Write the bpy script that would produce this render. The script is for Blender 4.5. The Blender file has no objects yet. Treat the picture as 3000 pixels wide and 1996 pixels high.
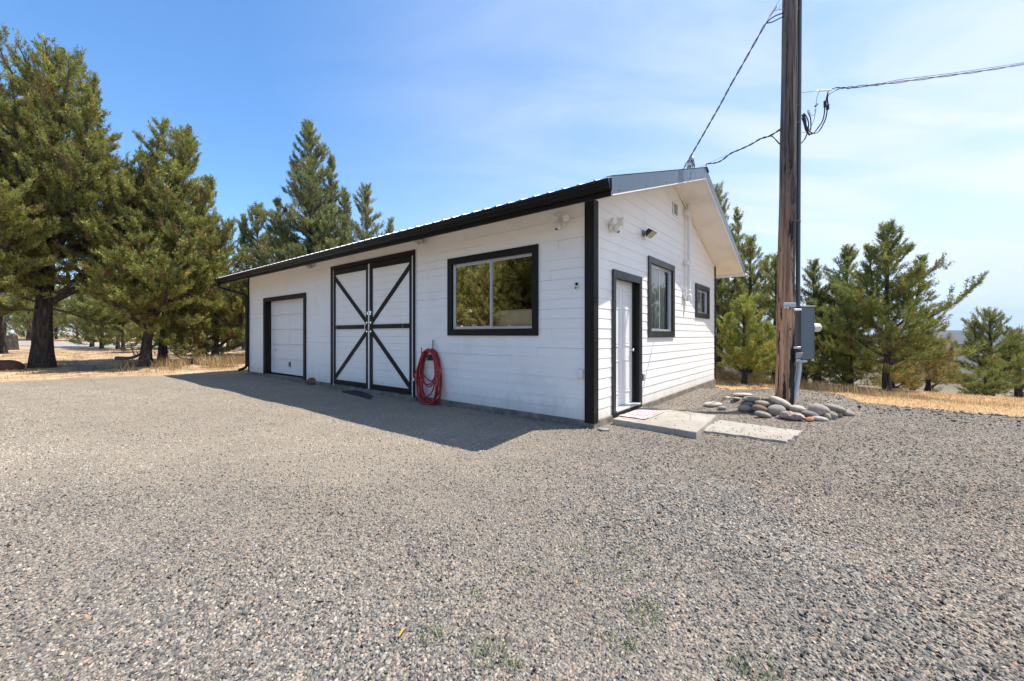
import bpy, bmesh, math, random
import numpy as np
from mathutils import Vector, Matrix

# ------------------------------------------------------------------ scene, camera, light
S = bpy.context.scene
C = S.collection
R = math.radians
F_PX, Y0, CAMH = 1201.6, 981.2, 1.335          # focal length in photo pixels (3000 wide), horizon row, eye height
cam = bpy.data.cameras.new("camera"); camo = bpy.data.objects.new("camera", cam); C.objects.link(camo)
camo.location = (0, 0, CAMH); camo.rotation_euler = (R(90), 0, 0)
cam.sensor_width = 36; cam.lens = 36 * F_PX / 3000
cam.shift_y = -(998.0 - Y0) / 3000 * -1 * -1
cam.clip_start = 0.05; cam.clip_end = 60000
S.camera = camo

SUN = Vector((1.387, 0.133, 2.80)).normalized()
sun_el = math.asin(SUN.z); sun_az = math.atan2(SUN.y, SUN.x)
W = bpy.data.worlds.new("World"); S.world = W; W.use_nodes = True
wn, wl = W.node_tree.nodes, W.node_tree.links
wn.clear()
wo = wn.new('ShaderNodeOutputWorld'); bg = wn.new('ShaderNodeBackground')
sky = wn.new('ShaderNodeTexSky'); sky.sky_type = 'NISHITA'; sky.sun_disc = False
sky.sun_elevation = sun_el; sky.sun_rotation = R(90) - sun_az
sky.altitude = 900; sky.air_density = 1.0; sky.dust_density = 0.3; sky.ozone_density = 3.0
SKY_STRENGTH = 0.15
bg.inputs['Strength'].default_value = SKY_STRENGTH
# thin high cirrus, streaked, thicker to the right of the view (+X) and towards the horizon
tc = wn.new('ShaderNodeTexCoord'); sx = wn.new('ShaderNodeSeparateXYZ')
wl.new(tc.outputs['Generated'], sx.inputs[0])
def wmath(op, a, b=None, c=None):
    n = wn.new('ShaderNodeMath'); n.operation = op
    for i, v in enumerate((a, b, c)):
        if v is None: continue
        if isinstance(v, (int, float)): n.inputs[i].default_value = v
        else: wl.new(v, n.inputs[i])
    return n.outputs[0]
zc = wmath('MAXIMUM', sx.outputs['Z'], 0.02)
px = wmath('DIVIDE', sx.outputs['X'], wmath('ADD', zc, 0.18)); py = wmath('DIVIDE', sx.outputs['Y'], wmath('ADD', zc, 0.18))
cb = wn.new('ShaderNodeCombineXYZ'); wl.new(px, cb.inputs[0]); wl.new(wmath('MULTIPLY', py, 2.6), cb.inputs[1])
mp = wn.new('ShaderNodeMapping'); mp.inputs['Rotation'].default_value = (0, 0, R(24)); wl.new(cb.outputs[0], mp.inputs[0])
nz = wn.new('ShaderNodeTexNoise'); nz.inputs['Scale'].default_value = 1.1; nz.inputs['Detail'].default_value = 5; nz.inputs['Roughness'].default_value = 0.55
nz.inputs['Distortion'].default_value = 0.5
wl.new(mp.outputs[0], nz.inputs['Vector'])
rg = wn.new('ShaderNodeMapRange'); rg.inputs['From Min'].default_value = 0.40; rg.inputs['From Max'].default_value = 0.66
wl.new(nz.outputs['Fac'], rg.inputs['Value'])
rx = wn.new('ShaderNodeMapRange'); rx.inputs['From Min'].default_value = -0.45; rx.inputs['From Max'].default_value = 0.8
rx.inputs['To Min'].default_value = 0.03; rx.inputs['To Max'].default_value = 0.98
wl.new(sx.outputs['X'], rx.inputs['Value'])
fac = wmath('MULTIPLY', wmath('ADD', wmath('MULTIPLY', rg.outputs[0], 0.50), 0.40), rx.outputs[0])
rz = wn.new('ShaderNodeMapRange'); rz.inputs['From Min'].default_value = 0.0; rz.inputs['From Max'].default_value = 0.55; rz.inputs['To Min'].default_value = 0.55; rz.inputs['To Max'].default_value = 0.0
wl.new(sx.outputs['Z'], rz.inputs['Value'])
fac = wmath('MINIMUM', wmath('ADD', fac, wmath('MULTIPLY', rz.outputs[0], rx.outputs[0])), 0.95)
mixw = wn.new('ShaderNodeMix'); mixw.data_type = 'RGBA'
wl.new(fac, mixw.inputs[0])
hsv = wn.new('ShaderNodeHueSaturation'); hsv.inputs['Hue'].default_value = 0.499; hsv.inputs['Saturation'].default_value = 1.2; hsv.inputs['Value'].default_value = 0.90; wl.new(sky.outputs[0], hsv.inputs['Color'])
wl.new(hsv.outputs[0], mixw.inputs[6]); mixw.inputs[7].default_value = (3.2, 3.42, 3.85, 1)
wl.new(mixw.outputs[2], bg.inputs[0]); wl.new(bg.outputs[0], wo.inputs[0])

sl = bpy.data.lights.new("sun", 'SUN'); sl.energy = 3.6; sl.angle = R(0.53); sl.color = (1.0, 0.935, 0.84)
so = bpy.data.objects.new("sun", sl); C.objects.link(so)
so.rotation_euler = SUN.to_track_quat('Z', 'Y').to_euler(); so.location = (20, 0, 30)

S.view_settings.view_transform = 'Standard'; S.view_settings.look = 'None'
S.view_settings.exposure = 1.05; S.view_settings.gamma = 1
S.render.engine = 'CYCLES'
try:
    S.cycles.max_bounces = 8; S.cycles.diffuse_bounces = 4; S.cycles.transparent_max_bounces = 12
except Exception: pass

# ------------------------------------------------------------------ helpers
def tag(o, label=None, cat=None, group=None, kind=None):
    if label: o['label'] = label
    if cat: o['category'] = cat
    if group: o['group'] = group
    if kind: o['kind'] = kind
    return o

def empty(name, loc=(0, 0, 0), rz=0.0, parent=None):
    o = bpy.data.objects.new(name, None); C.objects.link(o); o.location = loc; o.rotation_euler = (0, 0, rz)
    o.empty_display_size = 0.1
    if parent: o.parent = parent
    return o

class MB:
    """collects shapes and links them as one mesh object"""
    def __init__(s): s.v = []; s.f = []; s.m = []
    def add(s, vs, fs, mi=0):
        n = len(s.v); s.v += [tuple(p) for p in vs]; s.f += [tuple(i + n for i in f) for f in fs]; s.m += [mi] * len(fs)
        return s
    def hexa(s, p, mi=0):      # 8 corners: bottom 4, top 4
        return s.add(p, [(0, 3, 2, 1), (4, 5, 6, 7), (0, 1, 5, 4), (1, 2, 6, 5), (2, 3, 7, 6), (3, 0, 4, 7)], mi)
    def box(s, a, b, mi=0, fn=None):
        x0, y0, z0 = a; x1, y1, z1 = b
        p = [(x0, y0, z0), (x1, y0, z0), (x1, y1, z0), (x0, y1, z0), (x0, y0, z1), (x1, y0, z1), (x1, y1, z1), (x0, y1, z1)]
        if fn: p = [fn(*q) for q in p]
        return s.hexa(p, mi)
    def prism(s, poly, d, mi=0, fn=None):   # poly list of 3D pts, extruded by vector d
        n = len(poly); d = Vector(d)
        p = [Vector(q) for q in poly]; q = [a + d for a in p]
        vs = p + q
        if fn: vs = [fn(*w) for w in vs]
        return s.add(vs, [tuple(range(n))[::-1], tuple(range(n, 2 * n))] + [(i, (i + 1) % n, n + (i + 1) % n, n + i) for i in range(n)], mi)
    def tube(s, pts, r, n=8, mi=0, cap=True):
        pts = [Vector(p) for p in pts]; k = len(pts)
        rs = r if isinstance(r, (list, tuple)) else [r] * k
        up = None; vs = []
        for i, p in enumerate(pts):
            t = (pts[min(i + 1, k - 1)] - pts[max(i - 1, 0)]).normalized()
            if up is None:
                up = t.orthogonal().normalized()
            up = (up - t * up.dot(t))
            if up.length < 1e-6: up = t.orthogonal()
            up.normalize(); sd = t.cross(up)
            for j in range(n):
                a = 2 * math.pi * j / n
                vs.append(p + (up * math.cos(a) + sd * math.sin(a)) * rs[i])
        fs = [(i * n + j, i * n + (j + 1) % n, (i + 1) * n + (j + 1) % n, (i + 1) * n + j) for i in range(k - 1) for j in range(n)]
        if cap: fs += [tuple(range(n))[::-1], tuple(range((k - 1) * n, k * n))]
        return s.add(vs, fs, mi)
    def lathe(s, prof, o=(0, 0, 0), ax=(0, 0, 1), n=16, mi=0):   # prof [(r, h)]
        ax = Vector(ax).normalized(); u = ax.orthogonal().normalized(); w = ax.cross(u); o = Vector(o)
        vs = [o + ax * h + (u * math.cos(2 * math.pi * j / n) + w * math.sin(2 * math.pi * j / n)) * max(r, 1e-4) for r, h in prof for j in range(n)]
        k = len(prof)
        fs = [(i * n + j, i * n + (j + 1) % n, (i + 1) * n + (j + 1) % n, (i + 1) * n + j) for i in range(k - 1) for j in range(n)]
        fs += [tuple(range(n))[::-1], tuple(range((k - 1) * n, k * n))]
        return s.add(vs, fs, mi)
    def build(s, name, mat, parent=None, bevel=0.0, smooth=False, normals=True):
        me = bpy.data.meshes.new(name); me.from_pydata([tuple(map(float, p)) for p in s.v], [], s.f)
        for m in (mat if isinstance(mat, (list, tuple)) else [mat]): me.materials.append(m)
        me.polygons.foreach_set('material_index', s.m)
        if normals:
            bm = bmesh.new(); bm.from_mesh(me); bmesh.ops.recalc_face_normals(bm, faces=bm.faces); bm.to_mesh(me); bm.free()
        if smooth: me.polygons.foreach_set('use_smooth', [True] * len(me.polygons))
        me.update()
        o = bpy.data.objects.new(name, me); C.objects.link(o)
        if parent: o.parent = parent
        if bevel > 0:
            b = o.modifiers.new('bevel', 'BEVEL'); b.width = bevel; b.segments = 1; b.limit_method = 'ANGLE'
        return o

def np_mesh(name, verts, faces, mat, col=None, parent=None, smooth=False):
    """verts (N,3), faces (M,k) uniform size; col (N,3) per vertex"""
    me = bpy.data.meshes.new(name)
    N, M, k = len(verts), len(faces), faces.shape[1]
    me.vertices.add(N); me.vertices.foreach_set('co', np.asarray(verts, np.float32).ravel())
    me.loops.add(M * k); me.loops.foreach_set('vertex_index', np.asarray(faces, np.int32).ravel())
    me.polygons.add(M); me.polygons.foreach_set('loop_start', np.arange(0, M * k, k, dtype=np.int32))
    try: me.polygons.foreach_set('loop_total', np.full(M, k, np.int32))
    except Exception: pass
    if smooth: me.polygons.foreach_set('use_smooth', np.ones(M, bool))
    me.update(calc_edges=True)
    if col is not None:
        at = me.color_attributes.new('col', 'FLOAT_COLOR', 'POINT')
        c4 = np.ones((N, 4), np.float32); c4[:, :3] = col; at.data.foreach_set('color', c4.ravel())
    me.materials.append(mat)
    o = bpy.data.objects.new(name, me); C.objects.link(o)
    if parent: o.parent = parent
    return o

def catmull(pts, n=8):
    P = [Vector(p) for p in pts]; P = [P[0] * 2 - P[1]] + P + [P[-1] * 2 - P[-2]]
    out = []
    for i in range(1, len(P) - 2):
        for k in range(n):
            t = k / n; a, b, c, d = P[i - 1], P[i], P[i + 1], P[i + 2]
            out.append(0.5 * ((2 * b) + (c - a) * t + (2 * a - 5 * b + 4 * c - d) * t * t + (3 * b - a - 3 * c + d) * t ** 3))
    out.append(P[-2]); return out

def at(x, y, Y):      # the place seen at photo pixel (x, y) at Y metres in front of the camera
    return Vector(((x - 1500) / F_PX * Y, Y, CAMH - (y - Y0) / F_PX * Y))
def gr(x, y, z=0.0):  # the place on level z seen at photo pixel (x, y)
    Y = (CAMH - z) * F_PX / (y - Y0); return Vector(((x - 1500) / F_PX * Y, Y, z))

# ------------------------------------------------------------------ materials
class NT:
    def __init__(s, name):
        s.m = bpy.data.materials.new(name); s.m.use_nodes = True
        s.n, s.l = s.m.node_tree.nodes, s.m.node_tree.links
        s.b = s.n['Principled BSDF']; s.out = s.n['Material Output']
    def put(s, inp, v):
        if isinstance(v, (int, float)): inp.default_value = v
        elif isinstance(v, (tuple, list)): inp.default_value = (*v, 1) if len(v) == 3 and inp.type == 'RGBA' else v
        else: s.l.new(v, inp)
    def math(s, op, a, b=None, clamp=False):
        n = s.n.new('ShaderNodeMath'); n.operation = op; n.use_clamp = clamp
        s.put(n.inputs[0], a)
        if b is not None: s.put(n.inputs[1], b)
        return n.outputs[0]
    def mix(s, f, a, b, bt='MIX'):
        n = s.n.new('ShaderNodeMix'); n.data_type = 'RGBA'; n.blend_type = bt
        s.put(n.inputs[0], f); s.put(n.inputs[6], a); s.put(n.inputs[7], b); return n.outputs[2]
    def coord(s, kind='Object', scale=(1, 1, 1), rot=(0, 0, 0)):
        t = s.n.new('ShaderNodeTexCoord'); m = s.n.new('ShaderNodeMapping')
        m.inputs['Scale'].default_value = scale; m.inputs['Rotation'].default_value = rot
        s.l.new(t.outputs[kind], m.inputs[0]); return m.outputs[0]
    def noise(s, vec, scale, detail=3, rough=0.5, dist=0.0, out='Fac'):
        n = s.n.new('ShaderNodeTexNoise'); s.l.new(vec, n.inputs['Vector'])
        n.inputs['Scale'].default_value = scale; n.inputs['Detail'].default_value = detail
        n.inputs['Roughness'].default_value = rough; n.inputs['Distortion'].default_value = dist; return n.outputs[out]
    def vor(s, vec, scale, feature='F1', out='Distance', rnd=1.0):
        n = s.n.new('ShaderNodeTexVoronoi'); n.feature = feature; s.l.new(vec, n.inputs['Vector'])
        n.inputs['Scale'].default_value = scale; n.inputs['Randomness'].default_value = rnd; return n.outputs[out]
    def ramp(s, f, stops, interp='LINEAR'):
        n = s.n.new('ShaderNodeValToRGB'); s.put(n.inputs[0], f); e = n.color_ramp.elements; n.color_ramp.interpolation = interp
        while len(e) > 1: e.remove(e[-1])
        e[0].position = stops[0][0]; e[0].color = (*stops[0][1], 1)
        for p, c in stops[1:]:
            q = e.new(p); q.color = (*c, 1)
        return n.outputs[0]
    def rng(s, v, a, b, c=0.0, d=1.0):
        n = s.n.new('ShaderNodeMapRange'); s.put(n.inputs[0], v)
        for i, x in enumerate((a, b, c, d)): n.inputs[i + 1].default_value = x
        return n.outputs[0]
    def bump(s, h, strength=0.3, dist=0.01, nrm=None):
        n = s.n.new('ShaderNodeBump'); n.inputs['Strength'].default_value = strength; n.inputs['Distance'].default_value = dist
        s.put(n.inputs['Height'], h)
        if nrm is not None: s.l.new(nrm, n.inputs['Normal'])
        s.l.new(n.outputs[0], s.b.inputs['Normal']); return n.outputs[0]
    def attr(s, name='col', out='Color'):
        n = s.n.new('ShaderNodeAttribute'); n.attribute_name = name; return n.outputs[out]
    def set(s, base=None, rough=None, metal=None, spec=None, **kw):
        if base is not None: s.put(s.b.inputs['Base Color'], base)
        if rough is not None: s.put(s.b.inputs['Roughness'], rough)
        if metal is not None: s.put(s.b.inputs['Metallic'], metal)
        if spec is not None: s.put(s.b.inputs['Specular IOR Level'], spec)
        for k, v in kw.items(): s.put(s.b.inputs[k], v)
        return s

def painted(name, col, var=0.06, rough=0.5, grain=(1, 1, 1), gstr=0.15, dirt=None):
    t = NT(name); v = t.coord('Object', grain)
    n1 = t.noise(v, 9, 6, 0.65); n2 = t.noise(t.coord('Object'), 1.3, 4, 0.6)
    c = t.mix(t.rng(n1, 0.3, 0.7), tuple(x * (1 - var) for x in col), tuple(min(x * (1 + var), 0.91) for x in col))
    if dirt: c = t.mix(t.rng(n2, 0.52, 0.75, 0, dirt[1]), c, dirt[0])
    t.set(c, t.rng(n2, 0.3, 0.7, rough - 0.08, rough + 0.1)); t.bump(n1, gstr, 0.004); return t.m
def plain(name, col, rough=0.5, metal=0.0, var=0.08, scale=20, bump=0.1):
    t = NT(name); n = t.noise(t.coord('Object'), scale, 4, 0.6)
    t.set(t.mix(n, tuple(x * (1 - var) for x in col), tuple(x * (1 + var) for x in col)), t.rng(n, 0.3, 0.7, rough - 0.06, rough + 0.06), metal)
    if bump: t.bump(n, bump, 0.002)
    return t.m

M_white = painted('white_siding_paint', (0.88, 0.86, 0.825), 0.02, 0.45, (0.6, 0.6, 12), 0.2, ((0.66, 0.63, 0.58), 0.35))
def dusty_foot(m):
    t = NT.__new__(NT); t.m = m; t.n, t.l = m.node_tree.nodes, m.node_tree.links; t.b = t.n['Principled BSDF']
    src = t.b.inputs['Base Color'].links[0].from_socket
    sp = t.n.new('ShaderNodeSeparateXYZ'); t.l.new(t.coord('Object'), sp.inputs[0]); nn = t.noise(t.coord('Object', (3, 3, 1)), 2.5, 6, 0.7)
    h = t.math('ADD', sp.outputs['Z'], t.math('MULTIPLY', nn, -0.55))
    t.l.new(t.mix(t.rng(h, 0.10, -0.22, 0, 0.55), src, (0.50, 0.43, 0.34)), t.b.inputs['Base Color'])
dusty_foot(M_white)
M_soffit = painted('white_soffit_paint', (0.86, 0.835, 0.80), 0.03, 0.55, (1, 12, 1), 0.35, ((0.62, 0.57, 0.52), 0.5))
M_black = painted('black_trim_paint', (0.0095, 0.0085, 0.008), 0.35, 0.5, (8, 8, 1), 0.3, ((0.024, 0.018, 0.015), 0.6)); M_black.node_tree.nodes['Principled BSDF'].inputs['Specular IOR Level'].default_value = 0.25
M_black2 = painted('black_trim_sky_sheen', (0.014, 0.015, 0.016), 0.3, 0.40, (8, 8, 1), 0.3, ((0.03, 0.026, 0.023), 0.5)); M_black2.node_tree.nodes['Principled BSDF'].inputs['Specular IOR Level'].default_value = 0.75  # gable copy of the black trim paint, bluer and shinier to mimic reflected sky
M_gutter = plain('black_gutter_metal', (0.007, 0.0065, 0.0065), 0.32, 0.0, 0.2, 12); M_gutter.node_tree.nodes['Principled BSDF'].inputs['Specular IOR Level'].default_value = 0.3
M_dwhite = plain('white_door_paint', (0.84, 0.825, 0.80), 0.35, 0.0, 0.02, 8, 0.05)
M_alu = plain('aluminium_frame', (0.62, 0.63, 0.65), 0.38, 0.75, 0.08)
M_chrome = plain('chrome', (0.75, 0.75, 0.76), 0.15, 1.0, 0.03)
M_darkmet = plain('dark_metal', (0.03, 0.032, 0.035), 0.4, 0.5, 0.2)
M_plwhite = plain('white_plastic', (0.78, 0.77, 0.74), 0.35, 0, 0.03, 8, 0.03)
M_grey = plain('grey_enamel', (0.13, 0.155, 0.17), 0.42, 0.1, 0.08, 6)
M_lens = plain('frosted_lens', (0.50, 0.42, 0.30), 0.2, 0, 0.1)
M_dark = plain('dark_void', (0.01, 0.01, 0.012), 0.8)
M_cable = plain('black_cable', (0.012, 0.014, 0.02), 0.45, 0, 0.1)
M_steelwire = plain('bare_wire', (0.35, 0.36, 0.38), 0.35, 0.9, 0.1)
M_green = plain('green_hook_paint', (0.03, 0.075, 0.05), 0.4, 0, 0.2)
M_straw = plain('straw', (0.55, 0.42, 0.22), 0.8)
M_leafy = plain('yellow_leaf', (0.75, 0.42, 0.05), 0.6)
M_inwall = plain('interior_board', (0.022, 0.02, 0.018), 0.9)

t = NT('rake_metal'); v = t.coord('Object', (1, 1, 0.25)); n = t.noise(v, 2.2, 3, 0.5)
t.set(t.mix(n, (0.10, 0.135, 0.17), (0.15, 0.19, 0.225)), t.rng(n, 0.3, 0.7, 0.35, 0.5), 0.55); t.bump(n, 0.35, 0.03); M_rake = t.m
t = NT('roof_metal'); n = t.noise(t.coord('Object'), 1.5, 4, 0.6)
t.set(t.mix(n, (0.62, 0.64, 0.66), (0.76, 0.77, 0.78)), 0.38, 0.35); M_roof = t.m

t = NT('hose_rubber'); n = t.noise(t.coord('Object'), 14, 4, 0.6)
t.set(t.mix(t.rng(n, 0.35, 0.7), (0.26, 0.012, 0.014), (0.46, 0.035, 0.035)), 0.42); t.bump(n, 0.2, 0.002); M_hose = t.m

t = NT('concrete'); v = t.coord('Object'); n = t.noise(v, 3, 6, 0.6); n2 = t.noise(v, 60, 4, 0.6); n3 = t.noise(v, 0.9, 3, 0.5)
c = t.mix(t.rng(n, 0.3, 0.7), (0.29, 0.265, 0.225), (0.41, 0.375, 0.32)); c = t.mix(t.rng(n2, 0.55, 0.75, 0, 0.5), c, (0.2, 0.19, 0.17))
c = t.mix(t.rng(n3, 0.5, 0.7, 0, 0.4), c, (0.27, 0.23, 0.18))
crk = t.vor(t.mix(0.06, v, t.noise(v, 3, 4, 0.6, 0.3, 'Color')), 1.3, 'DISTANCE_TO_EDGE'); c = t.mix(t.rng(crk, 0.006, 0.0, 0, 0.7), c, (0.10, 0.09, 0.075)); t.set(c, 0.85); t.bump(t.math('ADD', n, t.math('MULTIPLY', n2, 0.6)), 0.5, 0.01); M_conc = t.m
t = NT('foundation_concrete'); v = t.coord('Object'); n = t.noise(v, 5, 6, 0.65)
t.set(t.ramp(n, [(0.3, (0.10, 0.085, 0.065)), (0.55, (0.20, 0.175, 0.14)), (0.75, (0.30, 0.27, 0.23))]), 0.9); t.bump(n, 0.6, 0.02); M_found = t.m

# window glass: a pane that both reflects and lets one look through
def glass(name, tint=(0.75, 0.8, 0.8), refl=0.0, ior=1.52):
    t = NT(name); t.n.remove(t.b)
    g = t.n.new('ShaderNodeBsdfGlossy'); g.inputs['Roughness'].default_value = 0.0; g.inputs['Color'].default_value = (0.74, 0.70, 0.62, 1)
    tr = t.n.new('ShaderNodeBsdfTransparent'); tr.inputs['Color'].default_value = (*tint, 1)
    fr = t.n.new('ShaderNodeFresnel'); fr.inputs['IOR'].default_value = ior
    nz = t.noise(t.coord('Object'), 1.7, 2, 0.5)
    bp = t.n.new('ShaderNodeBump'); bp.inputs['Strength'].default_value = 0.12; bp.inputs['Distance'].default_value = 0.01
    t.l.new(nz, bp.inputs['Height']); t.l.new(bp.outputs[0], g.inputs['Normal'])
    mx = t.n.new('ShaderNodeMixShader'); t.l.new(t.math('ADD', fr.outputs[0], refl, True), mx.inputs[0])
    t.l.new(tr.outputs[0], mx.inputs[1]); t.l.new(g.outputs[0], mx.inputs[2]); t.l.new(mx.outputs[0], t.out.inputs[0]); return t.m
M_glass = glass('window_glass', (0.86, 0.89, 0.85), 0.075)
M_glass2 = glass('gable_window_glass', (0.85, 0.9, 0.9), 0.14)

# bark, pole timber
def bark(name, a, b, c_, sc=(9, 9, 1.6)):
    t = NT(name); v = t.coord('Object', sc); n = t.noise(v, 1.6, 8, 0.7, 0.6); w = t.noise(t.coord('Object', (28, 28, 3)), 1.0, 4, 0.7)
    t.set(t.ramp(n, [(0.3, a), (0.5, b), (0.72, c_)]), 0.9); t.bump(t.math('ADD', n, t.math('MULTIPLY', w, 0.5)), 0.9, 0.05); return t.m
M_bark = bark('juniper_bark', (0.012, 0.010, 0.010), (0.05, 0.04, 0.035), (0.17, 0.135, 0.11))
M_twig = bark('twig_bark', (0.05, 0.04, 0.035), (0.13, 0.105, 0.09), (0.26, 0.22, 0.19))
t = NT('pole_timber'); v = t.coord('Object', (10, 10, 0.55)); n = t.noise(v, 1.7, 8, 0.68, 0.4)
sepz = t.n.new('ShaderNodeSeparateXYZ'); t.l.new(t.coord('Object'), sepz.inputs[0])
low = t.rng(sepz.outputs['Z'], 4.6, 1.8)
light = t.mix(low, (0.20, 0.150, 0.120), (0.60, 0.35, 0.20)); mid = t.mix(low, (0.075, 0.054, 0.046), (0.24, 0.125, 0.07))
c = t.mix(t.rng(n, 0.40, 0.60), mid, light)
cr = t.noise(t.coord('Object', (26, 26, 0.5)), 1.3, 5, 0.7, 0.2)
c = t.mix(t.rng(cr, 0.56, 0.61), c, (0.02, 0.014, 0.011))
tar = t.noise(t.coord('Object', (7, 7, 1.0)), 1.1, 6, 0.75, 0.3)
side = t.rng(sepz.outputs['X'], -0.02, 0.12, 0, 0.17)
tarf = t.rng(t.math('ADD', t.math('ADD', tar, side), t.math('MULTIPLY', t.rng(sepz.outputs['Z'], 1.6, 0.0), 0.10)), 0.585, 0.62)
c = t.mix(t.math('MULTIPLY', tarf, t.rng(sepz.outputs['Z'], 5.2, 4.2)), c, (0.012, 0.010, 0.010))
t.set(c, 0.8); t.bump(t.math('SUBTRACT', n, t.math('MULTIPLY', t.rng(cr, 0.58, 0.68), 0.8)), 0.8, 0.02); M_pole = t.m

t = NT('juniper_foliage'); col = t.attr()
t.set(col, 0.65, 0, 0.3); tl = t.n.new('ShaderNodeBsdfTranslucent'); t.l.new(t.mix(0.4, col, (0.36, 0.37, 0.06)), tl.inputs['Color'])
mx = t.n.new('ShaderNodeMixShader'); mx.inputs[0].default_value = 0.30
t.l.new(t.b.outputs[0], mx.inputs[1]); t.l.new(tl.outputs[0], mx.inputs[2]); t.l.new(mx.outputs[0], t.out.inputs[0]); M_leaf = t.m
t = NT('dry_grass'); col = t.attr(); t.set(col, 0.75, 0, 0.3)
tl = t.n.new('ShaderNodeBsdfTranslucent'); t.l.new(col, tl.inputs['Color'])
mx = t.n.new('ShaderNodeMixShader'); mx.inputs[0].default_value = 0.3
t.l.new(t.b.outputs[0], mx.inputs[1]); t.l.new(tl.outputs[0], mx.inputs[2]); t.l.new(mx.outputs[0], t.out.inputs[0]); M_grass = t.m
t = NT('gravel_stone'); col = t.attr(); n = t.noise(t.coord('Object'), 160, 3, 0.6)
t.set(t.mix(t.rng(n, 0.3, 0.7, 0, 1), t.mix(1.0, col, (0.78, 0.78, 0.78), 'MULTIPLY'), col), 0.85, 0, 0.3); M_stone = t.m

# ------------------------------------------------------------------ terrain
GP = np.array([(-13.8, -60), (-14.4, 2), (-15.2, 8), (-14.6, 11.4), (-12.9, 12.7), (-11.3, 13.7), (-9.2, 14.4), (-4, 17.5), (3.0, 15.5), (5.75, 11.5),
               (6.0, 10.0), (6.3, 8.9), (7.3, 7.75), (8.4, 6.75), (10.6, 5.5), (16, 3.9), (40, 2), (60, -60)], float)
def sdist(X, Y):   # signed distance into the gravel yard (positive inside)
    P = np.stack([X, Y], -1); d = np.full(X.shape, 1e9); ins = np.zeros(X.shape, bool)
    for i in range(len(GP)):
        a, b = GP[i], GP[(i + 1) % len(GP)]; ab = b - a
        tt = np.clip(((P - a) @ ab) / (ab @ ab), 0, 1); q = a + tt[..., None] * ab
        d = np.minimum(d, np.hypot(*(np.moveaxis(P - q, -1, 0))))
        c = ((a[1] > Y) != (b[1] > Y)) & (X < (b[0] - a[0]) * (Y - a[1]) / (b[1] - a[1] + 1e-12) + a[0]); ins ^= c
    return np.where(ins, d, -d)
def sst(x, a, b):
    u = np.clip((x - a) / (b - a), 0, 1); return u * u * (3 - 2 * u)
def wav(X, Y):
    return (np.sin(X * 1.3 + np.sin(Y * 0.9) * 1.2) * np.sin(Y * 1.1 + 0.7 * np.sin(X * 0.8)))
def height(X, Y):
    X = np.asarray(X, float); Y = np.asarray(Y, float)
    z = 0.018 * wav(X, Y) * sst(np.hypot(X - 0.5, Y - 6), 1.5, 5) + 0.006 * np.sin(X * 5.1 + Y * 2.3) * np.sin(Y * 4.3 - X)
    r = np.hypot((X - 5.15) / 1.55, (Y - 7.85) / 1.08)
    z = z + 0.20 * (1 - sst(r, 0.62, 1.0))
    w = sst(X, -6, 3)
    d = 0.72 * (X - 6.5) + 0.69 * (Y - 8.6)
    z = z - w * (0.10 * sst(d, -0.2, 0.9) + 0.035 * np.clip(d, 0, 8) + 0.11 * np.clip(d - 6, 0, 20) + 0.20 * np.clip(d - 20, 0, 320))
    l = (1 - sst(X, -9, -2)) * 1.0
    rr = np.hypot(X, Y)
    z = z + l * 0.012 * np.clip(rr - 20, 0, 120)
    back = (1 - w) * np.clip(rr - 160, 0, 300) * 0.05
    z = z - back
    z = np.maximum(z, -62 + 0 * z)
    # distant rolling plain and blue ridges
    ang = np.arctan2(X, np.maximum(Y, 1e-3))
    far = sst(rr, 2600, 5200)
    z = z + far * (w) * (60 + 55 * (0.5 + 0.5 * np.sin(ang * 23 + 1.0)) * sst(rr, 3000, 5200) + 90 * (0.5 + 0.5 * np.sin(ang * 11 + 2.4)) * sst(rr, 6500, 9500) + 25 * np.sin(ang * 51))
    z = z + w * 9 * sst(rr, 500, 1500) * np.sin(X / 310.0) * np.sin(Y / 270.0)
    return z
def axis_(lo, hi, step, far, k=1.13):
    a = list(np.arange(lo, hi + 1e-6, step)); s = step; x = hi
    while x < far: s *= k; x += s; a.append(x)
    s = step; x = lo
    while x > -far: s *= k; x -= s; a.insert(0, x)
    return np.array(a)
ax_ = axis_(-24, 16, 0.16, 14000); ay_ = axis_(-4, 24, 0.16, 14000)
GX, GY = np.meshgrid(ax_, ay_, indexing='ij'); GZ = height(GX, GY)
nx, ny = GX.shape
vid = np.arange(nx * ny).reshape(nx, ny)
fc = np.stack([vid[:-1, :-1], vid[1:, :-1], vid[1:, 1:], vid[:-1, 1:]], -1).reshape(-1, 4)
sd = np.clip(0.5 + sdist(GX, GY) / 3.0, 0, 1)
rr = np.hypot(GX, GY)
colr = np.stack([sd, sst(rr, 300, 900), np.zeros_like(sd)], -1).reshape(-1, 3)

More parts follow.
